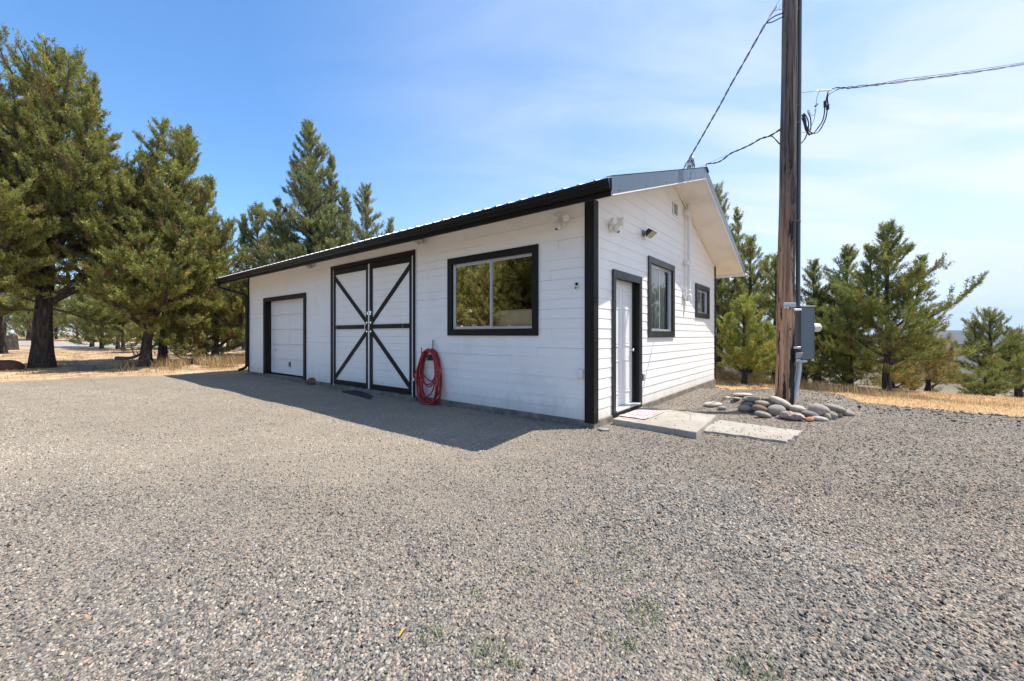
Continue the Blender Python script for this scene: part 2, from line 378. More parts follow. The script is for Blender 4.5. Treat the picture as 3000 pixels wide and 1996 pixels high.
t = NT('ground_surface'); v = t.coord('Object'); a = t.n.new('ShaderNodeAttribute'); a.attribute_name = 'col'
sp = t.n.new('ShaderNodeSeparateColor'); t.l.new(a.outputs['Color'], sp.inputs[0])
STONES = [(0.0, (0.056, 0.056, 0.056)), (0.16, (0.11, 0.108, 0.104)), (0.38, (0.18, 0.172, 0.160)), (0.60, (0.255, 0.238, 0.213)), (0.79, (0.33, 0.297, 0.252)), (0.93, (0.42, 0.355, 0.28)), (0.972, (0.38, 0.235, 0.16)), (1.0, (0.50, 0.465, 0.41))]
wv = t.n.new('ShaderNodeVectorMath'); wv.operation = 'ADD'; t.l.new(v, wv.inputs[0])
nn = t.n.new('ShaderNodeTexNoise'); nn.inputs['Scale'].default_value = 30; t.l.new(v, nn.inputs['Vector'])
sc_ = t.n.new('ShaderNodeVectorMath'); sc_.operation = 'SCALE'; t.l.new(nn.outputs['Color'], sc_.inputs[0]); sc_.inputs['Scale'].default_value = 0.02
t.l.new(sc_.outputs[0], wv.inputs[1]); vw = wv.outputs[0]
cellc = t.vor(vw, 62, 'F1', 'Color'); celld = t.vor(vw, 62, 'F1', 'Distance')
cs = t.n.new('ShaderNodeSeparateColor'); t.l.new(cellc, cs.inputs[0])
stone = t.ramp(cs.outputs[0], STONES)
fine = t.ramp(t.noise(v, 260, 2, 0.6), [(0.3, (0.10, 0.09, 0.08)), (0.5, (0.21, 0.185, 0.155)), (0.7, (0.34, 0.295, 0.24))])
patch = t.noise(v, 0.55, 5, 0.6, 0.4)
stone = t.mix(t.rng(patch, 0.45, 0.62, 0.15, 0.75), stone, fine)
# a browner, dustier run of gravel where vehicles pass, greyer elsewhere
spx = t.n.new('ShaderNodeSeparateXYZ'); t.l.new(v, spx.inputs[0])
dusty = t.math('MULTIPLY', t.rng(t.math('ADD', spx.outputs['Y'], t.math('MULTIPLY', t.noise(v, 0.8, 3, 0.6), 3.0)), 3.0, 6.0), t.rng(spx.outputs['X'], 1.6, -1.0))
stone = t.mix(t.math('MULTIPLY', dusty, 0.7), stone, t.mix(0.5, fine, (0.48, 0.405, 0.31)))
stone = t.mix(1.0, stone, t.mix(t.noise(v, 1.7, 4, 0.6), (0.74, 0.74, 0.74), (1.35, 1.29, 1.20)), 'MULTIPLY')
gn = t.noise(v, 3.2, 6, 0.65, 0.4); gn2 = t.noise(v, 38, 4, 0.7)
straw = t.ramp(t.math('ADD', t.math('MULTIPLY', gn, 0.6), t.math('MULTIPLY', gn2, 0.4)), [(0.3, (0.24, 0.155, 0.08)), (0.48, (0.47, 0.32, 0.17)), (0.68, (0.66, 0.49, 0.28))])
plainc = t.ramp(t.noise(t.coord('Object', (1, 1, 0)), 0.0035, 5, 0.6), [(0.3, (0.035, 0.05, 0.035)), (0.45, (0.10, 0.075, 0.055)), (0.55, (0.07, 0.065, 0.055)), (0.7, (0.04, 0.065, 0.04))])
straw = t.mix(sp.outputs[1], straw, plainc)
edge = t.math('ADD', sp.outputs[0], t.math('MULTIPLY', t.math('SUBTRACT', t.noise(v, 2.2, 8, 0.8), 0.5), t.rng(spx.outputs['X'], -4.0, 2.0, 1.1, 0.3)))
gm = t.rng(edge, 0.46, 0.60)
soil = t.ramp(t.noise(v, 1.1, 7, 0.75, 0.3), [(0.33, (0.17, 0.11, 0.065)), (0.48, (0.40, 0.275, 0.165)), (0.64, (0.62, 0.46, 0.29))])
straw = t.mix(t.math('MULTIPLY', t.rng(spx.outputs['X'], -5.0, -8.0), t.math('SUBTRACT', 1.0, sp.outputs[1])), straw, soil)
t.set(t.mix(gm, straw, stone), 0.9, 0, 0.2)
hh = t.math('MULTIPLY', t.math('SUBTRACT', 1.0, t.math('MULTIPLY', celld, 1.0)), gm)
hh = t.math('ADD', hh, t.math('MULTIPLY', gn2, 0.5))
t.bump(hh, 0.85, 0.022)
M_ground = t.m
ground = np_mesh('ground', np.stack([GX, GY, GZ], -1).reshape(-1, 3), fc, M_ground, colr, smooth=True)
tag(ground, kind='structure')
def hz(x, y): return float(height(np.array([x]), np.array([y]))[0])

# gravel road that crosses behind the left trees
pts = [(-190, 62), (-90, 47), (-60, 42), (-45, 38), (-32, 35.5), (-24, 34.5), (-14, 34.5), (-2, 37), (12, 44)]
rp = catmull([(x, y, 0) for x, y in pts], 10)
V, Fq = [], []
for i, p in enumerate(rp):
    tdir = (rp[min(i + 1, len(rp) - 1)] - rp[max(i - 1, 0)]).normalized(); nrm_ = Vector((-tdir.y, tdir.x, 0))
    for k in range(7):
        q = p + nrm_ * ((k - 3) * 1.0); V.append((q.x, q.y, hz(q.x, q.y) + 0.03))
    if i: Fq += [((i - 1) * 7 + k, (i - 1) * 7 + k + 1, i * 7 + k + 1, i * 7 + k) for k in range(6)]
t = NT('road_gravel'); v = t.coord('Object'); n = t.noise(v, 2.0, 5, 0.6)
t.set(t.ramp(n, [(0.3, (0.22, 0.215, 0.21)), (0.7, (0.40, 0.385, 0.36))]), 0.9)
road = np_mesh('road', np.array(V), np.array(Fq), t.m, smooth=True); tag(road, kind='structure')

# ------------------------------------------------------------------ building (local axes: x across the gable, y along the long wall)
YAW = 0.896162; BC = Vector((1.15337, 5.86, 0)); BL, BW = 12.87, 7.25
WB = 0.10                       # bottom of the siding
bld = empty('workshop_building', BC, YAW)
tag(bld, 'long white lap-sided workshop with black trim, barn doors and a metal gable roof', 'building')
FR = lambda a, d, z: (-d, a, z)          # front wall: a along wall, d out of the wall
GA = lambda a, d, z: (a, -d, z)          # gable wall
BK = lambda a, d, z: (BW + d, a, z)
SLOPE = 0.342
def zroof(x): return 3.215 + SLOPE * (min(x, BW - x) + 0.72)   # top of the roof sheet
def zsof(x): return zroof(x) - 0.14
rnd = random.Random(7)
O_front = [(8.86, 11.52, WB - 0.02, 2.42), (4.02, 7.28, WB - 0.02, 2.99), (0.98, 2.95, 1.37, 2.71)]
O_gable = [(0.66, 1.70, WB - 0.02, 2.28), (2.19, 3.54, 1.35, 2.73), (5.34, 6.50, 1.82, 2.53), (3.56, 3.86, 3.87, 4.14)]
O_back = [(9.25, 10.30, 1.60, 2.63)]
def cladding(fn, a0, a1, zt, openings, reveal, thick, slanted=False, vgap=0.0):
    mb = MB(); z = WB; course = 0
    while z < zt:
        rv = reveal if z < 3.3 else 0.21
        z1 = min(z + rv, zt); br = sorted({z, z1} | {q for o in openings for q in (o[2], o[3]) if z + 1e-4 < q < z1 - 1e-4})
        joints = []; a = a0 + rnd.uniform(0.4, 2.8)
        while a < a1: joints.append(a); a += rnd.uniform(1.1, 3.7)
        jit = {}
        for b0, b1 in zip(br[:-1], br[1:]):
            iv = [(a0, a1)]
            for o in openings:
                if o[2] < b1 - 1e-4 and o[3] > b0 + 1e-4:
                    iv = [seg for (p, q) in iv for seg in ((p, min(q, o[0])), (max(p, o[1]), q)) if seg[1] - seg[0] > 1e-3]
            for (p, q) in iv:
                cuts = [p] + [j for j in joints if p + 0.15 < j < q - 0.15] + [q]
                for k, (c0, c1) in enumerate(zip(cuts[:-1], cuts[1:])):
                    j = jit.setdefault(round(c1, 3), rnd.uniform(-0.0012, 0.0012))
                    g = 0.0016
                    d0 = thick * (1 - (b0 - z) / rv * 0.72) + j; d1 = thick * (1 - (b1 - z) / rv * 0.72) + j
                    A0 = A1 = c0 + (g if k else 0); B0 = B1 = c1 - (g if c1 != q else 0)
                    if slanted:
                        m = lambda zz: max(0, (zz - 3.08) / SLOPE - 0.72)     # where the roof line cuts the wall
                        A0, A1 = max(A0, m(b0)), max(A1, m(b1)); B0, B1 = min(B0, BW - m(b0)), min(B1, BW - m(b1))
                        if B0 - A0 < 0.02: continue
                        if B1 < A1: A1 = B1 = (A1 + B1) / 2
                    zt_, b0s, b1 = b1, b0, b1
                    if vgap and b1 == z1: b1 = b1 - vgap * (0.1 + 2.0 * rnd.random() ** 2)
                    P = [fn(A0, 0, b0), fn(B0, 0, b0), fn(B0, d0, b0), fn(A0, d0, b0), fn(A1, 0, b1), fn(B1, 0, b1), fn(B1, d1, b1), fn(A1, d1, b1)]
                    b1 = zt_
                    mb.hexa(P)
        z = z1; course += 1
    return mb
def shell(fn, a0, a1, z0, zt, openings, th, slanted=False):   # plain inner wall with holes, built of strips
    mb = MB(); zs = sorted({z0, zt} | {q for o in openings for q in (o[2], o[3]) if z0 < q < zt} | ({3.31} if slanted else set()))
    for b0, b1 in zip(zs[:-1], zs[1:]):
        iv = [(a0, a1)]
        for o in openings:
            if o[2] < b1 - 1e-4 and o[3] > b0 + 1e-4:
                iv = [seg for (p, q) in iv for seg in ((p, min(q, o[0])), (max(p, o[1]), q)) if seg[1] - seg[0] > 1e-3]
        for (p, q) in iv:
            A0 = A1 = p; B0 = B1 = q
            if slanted:
                m = lambda zz: max(0, (zz - 3.07) / SLOPE - 0.72)
                A0, A1 = max(A0, m(b0)), max(A1, m(b1)); B0, B1 = min(B0, BW - m(b0)), min(B1, BW - m(b1))
            mb.hexa([fn(A0, -th, b0), fn(B0, -th, b0), fn(B0, -0.001, b0), fn(A0, -0.001, b0), fn(A1, -th, b1), fn(B1, -th, b1), fn(B1, -0.001, b1), fn(A1, -0.001, b1)])
    return mb
zapex = 3.08 + SLOPE * (BW / 2 + 0.72)
front = cladding(FR, 0, BL, 3.324, O_front, 0.148, 0.011, False, 0.0016).build('wall', M_white, bld)
gable = cladding(GA, 0, BW, zapex, O_gable, 0.148, 0.0105, True, 0.0006).build('wall', M_white, bld)
back = cladding(BK, 0, BL, 3.324, O_back, 0.148, 0.010).build('wall', M_white, bld)
fgab = cladding(lambda a, d, z: (a, BL + d, z), 0, BW, zapex, [], 0.148, 0.012, True).build('wall', M_white, bld)
inn = MB()
for q in (shell(FR, 0, BL, 0.05, 3.322, O_front, 0.11), shell(BK, 0, BL, 0.05, 3.322, O_back, 0.11), shell(GA, 0.112, BW - 0.112, 0.05, zapex, O_gable, 0.11, True), shell(lambda a, d, z: (a, BL + d, z), 0.112, BW - 0.112, 0.05, zapex, [], 0.11, True)):
    inn.add(q.v, q.f)
inn.box((0.12, 0.12, 0.02), (BW - 0.12, BL - 0.12, 0.10))           # floor slab
inn.box((0.12, 5.2, 0.11), (BW - 0.12, 5.25, 2.6)) if False else None
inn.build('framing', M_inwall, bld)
fm = MB()
for (a, b) in (((-0.025, -0.03, -0.4), (0.14, BL + 0.03, WB - 0.002)), ((BW - 0.14, -0.03, -0.4), (BW + 0.025, BL + 0.03, WB - 0.002)),
               ((0.141, -0.03, -0.4), (BW - 0.141, 0.13, WB - 0.003)), ((0.141, BL - 0.13, -0.4), (BW - 0.141, BL + 0.03, WB - 0.003))):
    fm.box(a, b)
fm.box((-0.05, 3.9, -0.4), (-0.026, 7.45, WB - 0.03)); fm.box((-0.05, 8.7, -0.4), (-0.026, 11.7, WB - 0.028))
fm.build('foundation', M_found, bld, 0.008)

# corner boards
def board(fn, a0, a1, d0, d1, z0, z1, mb=None):
    mb = mb or MB(); return mb.box((a0, d0, z0), (a1, d1, z1), fn=fn)
cb = MB()
cb.box((-0.036, 0.0, WB - 0.03), (-0.0125, 0.113, 3.262)); cb.box((-0.036, -0.038, WB - 0.03), (0.106, -0.0155, 3.262)); cb.box((-0.0345, -0.0150, WB - 0.03), (-0.013, -0.0005, 3.262))
cb.build('corner_board', M_black, bld, 0.003)
cb = MB(); cb.box((BW - 0.03, -0.036, WB - 0.02), (BW + 0.038, -0.0155, 3.25)); cb.box((BW + 0.0125, -0.0150, WB - 0.02), (BW + 0.036, 0.10, 3.25)); cb.build('corner_board', M_black, bld, 0.003)
cb = MB(); cb.box((-0.036, BL - 0.02, WB - 0.02), (-0.0125, BL + 0.038, 3.25)); cb.box((-0.012, BL + 0.0135, WB - 0.02), (0.10, BL + 0.036, 3.25)); cb.build('corner_board', M_black, bld, 0.003)

# roof: ribbed sheet, two slopes
OG, OE = 0.64, 0.72
def roof_side(side):
    mb = MB(); ys = []
    y = -OG + 0.02; k = 0
    while y < BL + OG - 0.1:
        ys += [(y, 0), (y + 0.17, 0), (y + 0.185, 0.019), (y + 0.21, 0.019)]; y += 0.2286; k += 1
    ys.append((BL + OG - 0.02, 0))
    def P(x, y, h): xx = x if side < 0 else BW - x; return (xx, y, zroof(x if x < BW / 2 else BW - x) + h)
    n = len(ys); x0, x1 = -OE - 0.045, BW / 2
    zz = lambda x: 3.215 + SLOPE * (x + 0.72)
    v = []; 
    for xx in (x0, x1):
        for (yy, h) in ys: v.append((xx if side < 0 else BW - xx, yy, zz(xx) + h + 0.004))
    for xx in (x0, x1):
        for (yy, h) in ys: v.append((xx if side < 0 else BW - xx, yy, zz(xx) - 0.004))
    f = []
    for i in range(n - 1):
        f += [(i, i + 1, n + i + 1, n + i), (2 * n + i, 3 * n + i, 3 * n + i + 1, 2 * n + i + 1), (i, 2 * n + i, 2 * n + i + 1, i + 1)]
    mb.add(v, f); return mb
rf = roof_side(-1); r2 = roof_side(1); rf.add(r2.v, r2.f); roof = rf.build('roof', M_roof, bld, normals=False)
zz = lambda x: 3.215 + SLOPE * (x + 0.72)
rc = MB(); pk = zz(BW / 2)
for sgn in (-1, 1):
    xc = BW / 2
    rc.prism([(xc, -OG - 0.03, pk + 0.026), (xc + sgn * 0.17, -OG - 0.03, pk + 0.026 - SLOPE * 0.17), (xc + sgn * 0.17, -OG - 0.03, pk + 0.020 - SLOPE * 0.17), (xc, -OG - 0.03, pk + 0.020)], (0, BL + 2 * OG + 0.06, 0))
rc.build('ridge_cap', M_rake, roof)
# soffit deck under the overhang (sloping), gable rake lookouts
sf = MB()
for sgn in (0, 1):
    X = (lambda x: x) if sgn == 0 else (lambda x: BW - x)
    ss = lambda x: zz(x) - 0.135
    def slab(xa, xb, ya, yb):
        sf.hexa([(X(xa), ya, ss(xa)), (X(xb), ya, ss(xb)), (X(xb), yb, ss(xb)), (X(xa), yb, ss(xa)), (X(xa), ya, ss(xa) + 0.1), (X(xb), ya, ss(xb) + 0.1), (X(xb), yb, ss(xb) + 0.1), (X(xa), yb, ss(xa) + 0.1)])
    # plywood sheets with hairline joints
    xs = [-OE + 0.03, 0.9, 2.5, BW / 2 - 0.002] if sgn == 0 else [-OE + 0.03, 0.35, 1.6, 2.95, BW / 2 - 0.002]
    for a, b in zip(xs[:-1], xs[1:]):
        slab(a + 0.0015, b - 0.0015, -OG + 0.025, 0.12); slab(a + 0.0015, b - 0.0015, BL - 0.12, BL + OG - 0.025)
    slab(-OE + 0.03, 0.115, 0.1215, BL - 0.1215)
sf.build('soffit', M_soffit, roof)
dk = MB()      # roof deck inside
for sgn in (0, 1):
    X = (lambda x: x) if sgn == 0 else (lambda x: BW - x)
    ss = lambda x: zz(x) - 0.02
    dk.hexa([(X(0.117), 0.122, ss(0.117) - 0.1), (X(BW / 2 - 0.002), 0.122, ss(BW / 2) - 0.1), (X(BW / 2 - 0.002), BL - 0.122, ss(BW / 2) - 0.1), (X(0.117), BL - 0.122, ss(0.117) - 0.1),
             (X(0.117), 0.122, ss(0.117)), (X(BW / 2 - 0.002), 0.122, ss(BW / 2)), (X(BW / 2 - 0.002), BL - 0.122, ss(BW / 2)), (X(0.117), BL - 0.122, ss(0.117))])
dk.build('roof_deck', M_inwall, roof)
# rake: white barge board behind, metal trim in front
for yb, sg in ((-OG, -1), (BL + OG, 1)):
    bb = MB(); mt = MB()
    for side in (0, 1):
        X = (lambda x: x) if side == 0 else (lambda x: BW - x)
        for mbx, ya, yb_, top, bot, x_end in ((bb, yb, yb - sg * 0.022, -0.012, -0.215, -OE + 0.0), (mt, yb + sg * 0.003, yb + sg * 0.0005, 0.012, -0.196, -OE - 0.03)):
            xm = BW / 2 - 0.0 if side == 0 else BW / 2
            mbx.hexa([(X(x_end), ya, zz(x_end) + bot), (X(xm), ya, zz(xm) + bot), (X(xm), yb_, zz(xm) + bot), (X(x_end), yb_, zz(x_end) + bot),
                      (X(x_end), ya, zz(x_end) + top), (X(xm), ya, zz(xm) + top), (X(xm), yb_, zz(xm) + top), (X(x_end), yb_, zz(x_end) + top)])
        # top leg of the metal trim lies over the sheet edge
        mt.hexa([(X(-OE - 0.03), yb + sg * 0.004, zz(-OE - 0.03) + 0.024), (X(BW / 2), yb + sg * 0.004, pk + 0.024), (X(BW / 2), yb - sg * 0.11, pk + 0.024), (X(-OE - 0.03), yb - sg * 0.11, zz(-OE - 0.03) + 0.024),
                 (X(-OE - 0.03), yb + sg * 0.004, zz(-OE - 0.03) + 0.0265), (X(BW / 2), yb + sg * 0.004, pk + 0.0265), (X(BW / 2), yb - sg * 0.11, pk + 0.0265), (X(-OE - 0.03), yb - sg * 0.11, zz(-OE - 0.03) + 0.0265)])
    bb.build('barge_board', M_soffit, roof)
    mo = mt.build('rake_trim', M_rake, roof)
    for x in (-0.55, 0.35, 1.2, 2.1, 2.52, 2.53, 3.3, 4.4, 5.6, 6.8, 7.7):
        for zo in ((-0.165,) if x not in (2.52, 2.53) else (-0.06, -0.15)):
            xx = x if x < BW / 2 else BW - x
            MB().lathe([(0.009, 0), (0.009, 0.004), (0.004, 0.007)], (x, yb + sg * 0.003, zz(xx) + zo), (0, sg, 0), 6).build('screw', M_darkmet, mo)
    MB().box((2.545, yb + sg * 0.0032, zz(2.545) - 0.195), (2.550, yb + sg * 0.0042, zz(2.545) + 0.005)).build('seam', M_darkmet, mo)
# white frieze trim under the soffit on the gable wall
fz = MB()
for side in (0, 1):
    X = (lambda x: x) if side == 0 else (lambda x: BW - x)
    xe = 0.01
    fz.hexa([(X(xe), -0.034, zz(xe) - 0.20), (X(BW / 2), -0.034, pk - 0.20), (X(BW / 2), -0.0155, pk - 0.20), (X(xe), -0.0155, zz(xe) - 0.20),
             (X(xe), -0.034, zz(xe) - 0.137), (X(BW / 2), -0.034, pk - 0.137), (X(BW / 2), -0.0155, pk - 0.137), (X(xe), -0.0155, zz(xe) - 0.137)])
fz.build('frieze_board', M_soffit, bld)
# eave fascia boards and gutter
fb = MB(); fb.box((-OE, -OG + 0.023, 3.005), (-OE + 0.028, BL + OG - 0.023, 3.16)); fb.build('fascia', M_black, roof)
fb = MB(); fb.box((BW + OE - 0.028, -OG + 0.023, 3.0), (BW + OE, BL + OG - 0.023, 3.16)); fb.box((BW + 0.30, -OG + 0.10, 2.995), (BW + 0.325, BL + OG - 0.1, 3.035)) if False else None; fb.build('fascia', M_soffit, roof)
gp = [(0, 0), (-0.055, 0), (-0.068, 0.014), (-0.072, 0.045), (-0.095, 0.075), (-0.112, 0.090), (-0.112, 0.120), (-0.104, 0.120), (-0.104, 0.097), (-0.088, 0.083), (-0.064, 0.050), (-0.060, 0.018), (-0.117, 0.008), (-0.006, 0.008), (-0.006, 0.125), (0, 0.125)]
gt = MB(); g0, g1 = -OG + 0.01, BL + OG + 0.02; n = len(gp); gv = [(-OE - 0.001 + x, y, 3.062 + z) for y in (g0, g1) for x, z in gp]
gt.add(gv, [(i, (i + 1) % n, n + (i + 1) % n, n + i) for i in range(n)])
for y in (g0, g1):   # end caps
    cp = [gp[0], gp[1], gp[2], gp[3], gp[4], gp[5], gp[6], (0, 0.12)]
    gt.prism([(-OE - 0.001 + x * 0.99, y, 3.062 + z) for x, z in cp], (0, 0.002 if y < 0 else -0.002, 0))
gut = gt.build('gutter', M_gutter, roof, normals=True)
dsp = catmull([(-OE - 0.06, BL + 0.42, 3.07), (-OE - 0.055, BL + 0.42, 2.98), (-OE + 0.02, BL + 0.36, 2.88), (-0.16, BL + 0.08, 2.70), (-0.085, BL + 0.03, 2.60), (-0.085, BL + 0.0, 2.45), (-0.085, BL + 0.0, 0.45), (-0.085, BL + 0.0, 0.32), (-0.12, BL + 0.06, 0.22), (-0.22, BL + 0.26, 0.14)], 6)
MB().tube(dsp, 0.045, 10).build('downspout', M_gutter, bld, smooth=True)

# ---- trims / frames
def picture_frame(fn, a0, a1, z0, z1, w, d0, d1, bottom=True, name='trim', mat=M_black, parent=None, wt=None):
    mb = MB(); wt = wt or w
    zb = z0
    mb.prism([(a0, d0, zb), (a0 + w, d0, zb + (w if bottom else 0)), (a0 + w, d0, z1 - wt), (a0, d0, z1)], (0, d1 - d0, 0), fn=fn)
    mb.prism([(a1, d0, zb), (a1, d0, z1), (a1 - w, d0, z1 - wt), (a1 - w, d0, zb + (w if bottom else 0))], (0, d1 - d0, 0), fn=fn)
    mb.prism([(a0 + 0.0012, d0, z1), (a0 + w, d0, z1 - wt - 0.0), (a1 - w, d0, z1 - wt), (a1 - 0.0012, d0, z1)], (0, d1 - d0 - 0.0004, 0), fn=fn)
    if bottom: mb.prism([(a0 + 0.0012, d0, z0), (a1 - 0.0012, d0, z0), (a1 - w, d0, z0 + w), (a0 + w, d0, z0 + w)], (0, d1 - d0 - 0.0004, 0), fn=fn)
    return mb.build(name, mat, parent, 0.0022)
def reveal_liner(fn, a0, a1, z0, z1, depth, th=0.02, name='jamb', mat=M_black, parent=None, bottom=True, d0=0.008):
    mb = MB()
    mb.box((a0, -depth, z0), (a0 + th, d0, z1), fn=fn); mb.box((a1 - th, -depth, z0), (a1, d0, z1), fn=fn)
    mb.box((a0 + th, -depth, z1 - th), (a1 - th, d0, z1), fn=fn)
    if bottom: mb.box((a0 + th, -depth, z0), (a1 - th, d0, z0 + th), fn=fn)
    return mb.build(name, mat, parent, 0.002)

def window(fn, a0, a1, z0, z1, trim, glassm, name='window', split=0.5, flip=False, depth=0.05, shade_mat=None):
    """a0..a1, z0..z1: outer edge of trim. Aluminium slider with one fixed and one sliding sash."""
    wd = MB(); i0, i1, k0, k1 = a0 + trim, a1 - trim, z0 + trim, z1 - trim
    fr = 0.022
    wd.box((i0, -depth, k0), (i0 + fr, -0.002, k1), fn=fn); wd.box((i1 - fr, -depth, k0), (i1, -0.002, k1), fn=fn)
    wd.box((i0 + fr, -depth, k1 - fr), (i1 - fr, -0.002, k1), fn=fn); wd.box((i0 + fr, -depth, k0), (i1 - fr, -0.002, k0 + fr), fn=fn)
    w = wd.build(name, M_alu, bld, 0.002)
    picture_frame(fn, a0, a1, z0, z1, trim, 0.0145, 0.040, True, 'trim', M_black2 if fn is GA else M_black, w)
    mid = i0 + (i1 - i0) * split
    # sashes
    for (p, q, dd, sf_) in ((i0 + fr, mid + 0.015, -0.036, 0.020), (mid - 0.015, i1 - fr, -0.018, 0.030)) if not flip else ((i0 + fr, mid + 0.015, -0.018, 0.030), (mid - 0.015, i1 - fr, -0.036, 0.020)):
        sm = MB(); b0, b1 = k0 + fr, k1 - fr
        sm.box((p, dd - 0.012, b0), (p + sf_, dd, b1), fn=fn); sm.box((q - sf_, dd - 0.012, b0), (q, dd, b1), fn=fn)
        sm.box((p + sf_, dd - 0.012, b0), (q - sf_, dd, b0 + sf_), fn=fn); sm.box((p + sf_, dd - 0.012, b1 - sf_), (q - sf_, dd, b1), fn=fn)
        sm.build('sash', M_alu, w, 0.0015)
        pg = MB(); pg.add([fn(p + sf_, dd - 0.006, b0 + sf_), fn(q - sf_, dd - 0.006, b0 + sf_), fn(q - sf_, dd - 0.006, b1 - sf_), fn(p + sf_, dd - 0.006, b1 - sf_)], [(0, 1, 2, 3)])
        pg.build('pane', glassm, w, normals=False)
    return w

wf = window(FR, 0.932, 3.005, 1.320, 2.757, 0.115, M_glass, split=0.5)
window(GA, 2.120, 3.615, 1.285, 2.785, 0.118, M_glass2, split=0.47, flip=True)
window(GA, 5.261, 6.578, 1.757, 2.590, 0.120, M_glass2, split=0.5, flip=True)
wb = window(BK, 9.18, 10.37, 1.53, 2.70, 0.08, M_glass, split=0.52)
# pale blinds behind the two gable windows
t = NT('window_blind'); v = t.coord('Object', (1, 1, 1)); n = t.noise(t.coord('Object', (30, 30, 0.3)), 1.0, 2, 0.5)
t.set(t.mix(n, (0.55, 0.60, 0.59), (0.78, 0.80, 0.79)), 0.8); M_blind = t.m
for (a0, a1, z0, z1) in ((2.27, 3.46, 1.41, 2.66), (5.40, 6.44, 1.88, 2.46)):
    bmb = MB(); k = 0; a = a0
    while a < a1:
        bmb.box((a, -0.125 - 0.006 * (k % 2), z0), (a + 0.083, -0.122 - 0.006 * (k % 2), z1), fn=GA); a += 0.085; k += 1
    bmb.build('blind', M_blind, bld)

# ---- roll-up garage door
gdr = MB(); gd0, gd1, gz0, gz1, gdd = 8.905, 11.50, 0.14, 2.40, -0.17
rows = 5; rh = (gz1 - gz0) / rows
for r_ in range(rows):
    zb = gz0 + r_ * rh
    gdr.box((gd0 - 0.01, gdd - 0.03, zb + 0.003), (gd1 + 0.01, gdd, zb + rh - 0.003), fn=FR)
    for c_ in range(2):
        pa = gd0 + c_ * (gd1 - gd0) / 2; pb = pa + (gd1 - gd0) / 2
        # raised stiles around the recessed panels
        A, B, Z0_, Z1_ = pa + 0.05, pb - 0.05, zb + 0.05, zb + rh - 0.05
        for (q0, q1, y0_, y1_) in ((pa, A, zb + 0.003, zb + rh - 0.003), (B, pb, zb + 0.003, zb + rh - 0.003), (A, B, zb + 0.003, Z0_), (A, B, Z1_, zb + rh - 0.003)):
            gdr.box((q0, gdd, y0_), (q1, gdd + 0.014, y1_), fn=FR)
gdo = gdr.build('garage_door', M_dwhite, bld, 0.003)
reveal_liner(FR, 8.861, 11.519, WB - 0.02, 2.419, 0.185, 0.02, 'jamb', M_black, gdo, False)
mb = MB(); mb.box((8.726, 0.0125, WB - 0.06), (8.868, 0.036, 2.50), fn=FR); mb.box((11.51, 0.0125, WB - 0.06), (11.63, 0.036, 2.50), fn=FR); mb.box((8.8685, 0.0125, 2.375), (11.5095, 0.0355, 2.50), fn=FR); mb.build('trim', M_black, gdo, 0.003)
mb = MB(); mb.box((10.10, gdd + 0.001, 0.36), (10.27, gdd + 0.012, 0.53), fn=FR); mb.build('vent_flap', plain('tan_flap', (0.22, 0.17, 0.11), 0.6), gdo, 0.002)
mb = MB(); mb.box((10.145, gdd + 0.0125, 0.385), (10.225, gdd + 0.014, 0.505), fn=FR); mb.build('slot', M_dark, gdo)
mb = MB(); mb.lathe([(0.03, 0), (0.03, 0.006), (0.012, 0.03)], FR(11.15, gdd + 0.014, 0.86), (-1, 0, 0), 12); mb.build('lock_plate', M_alu, gdo)

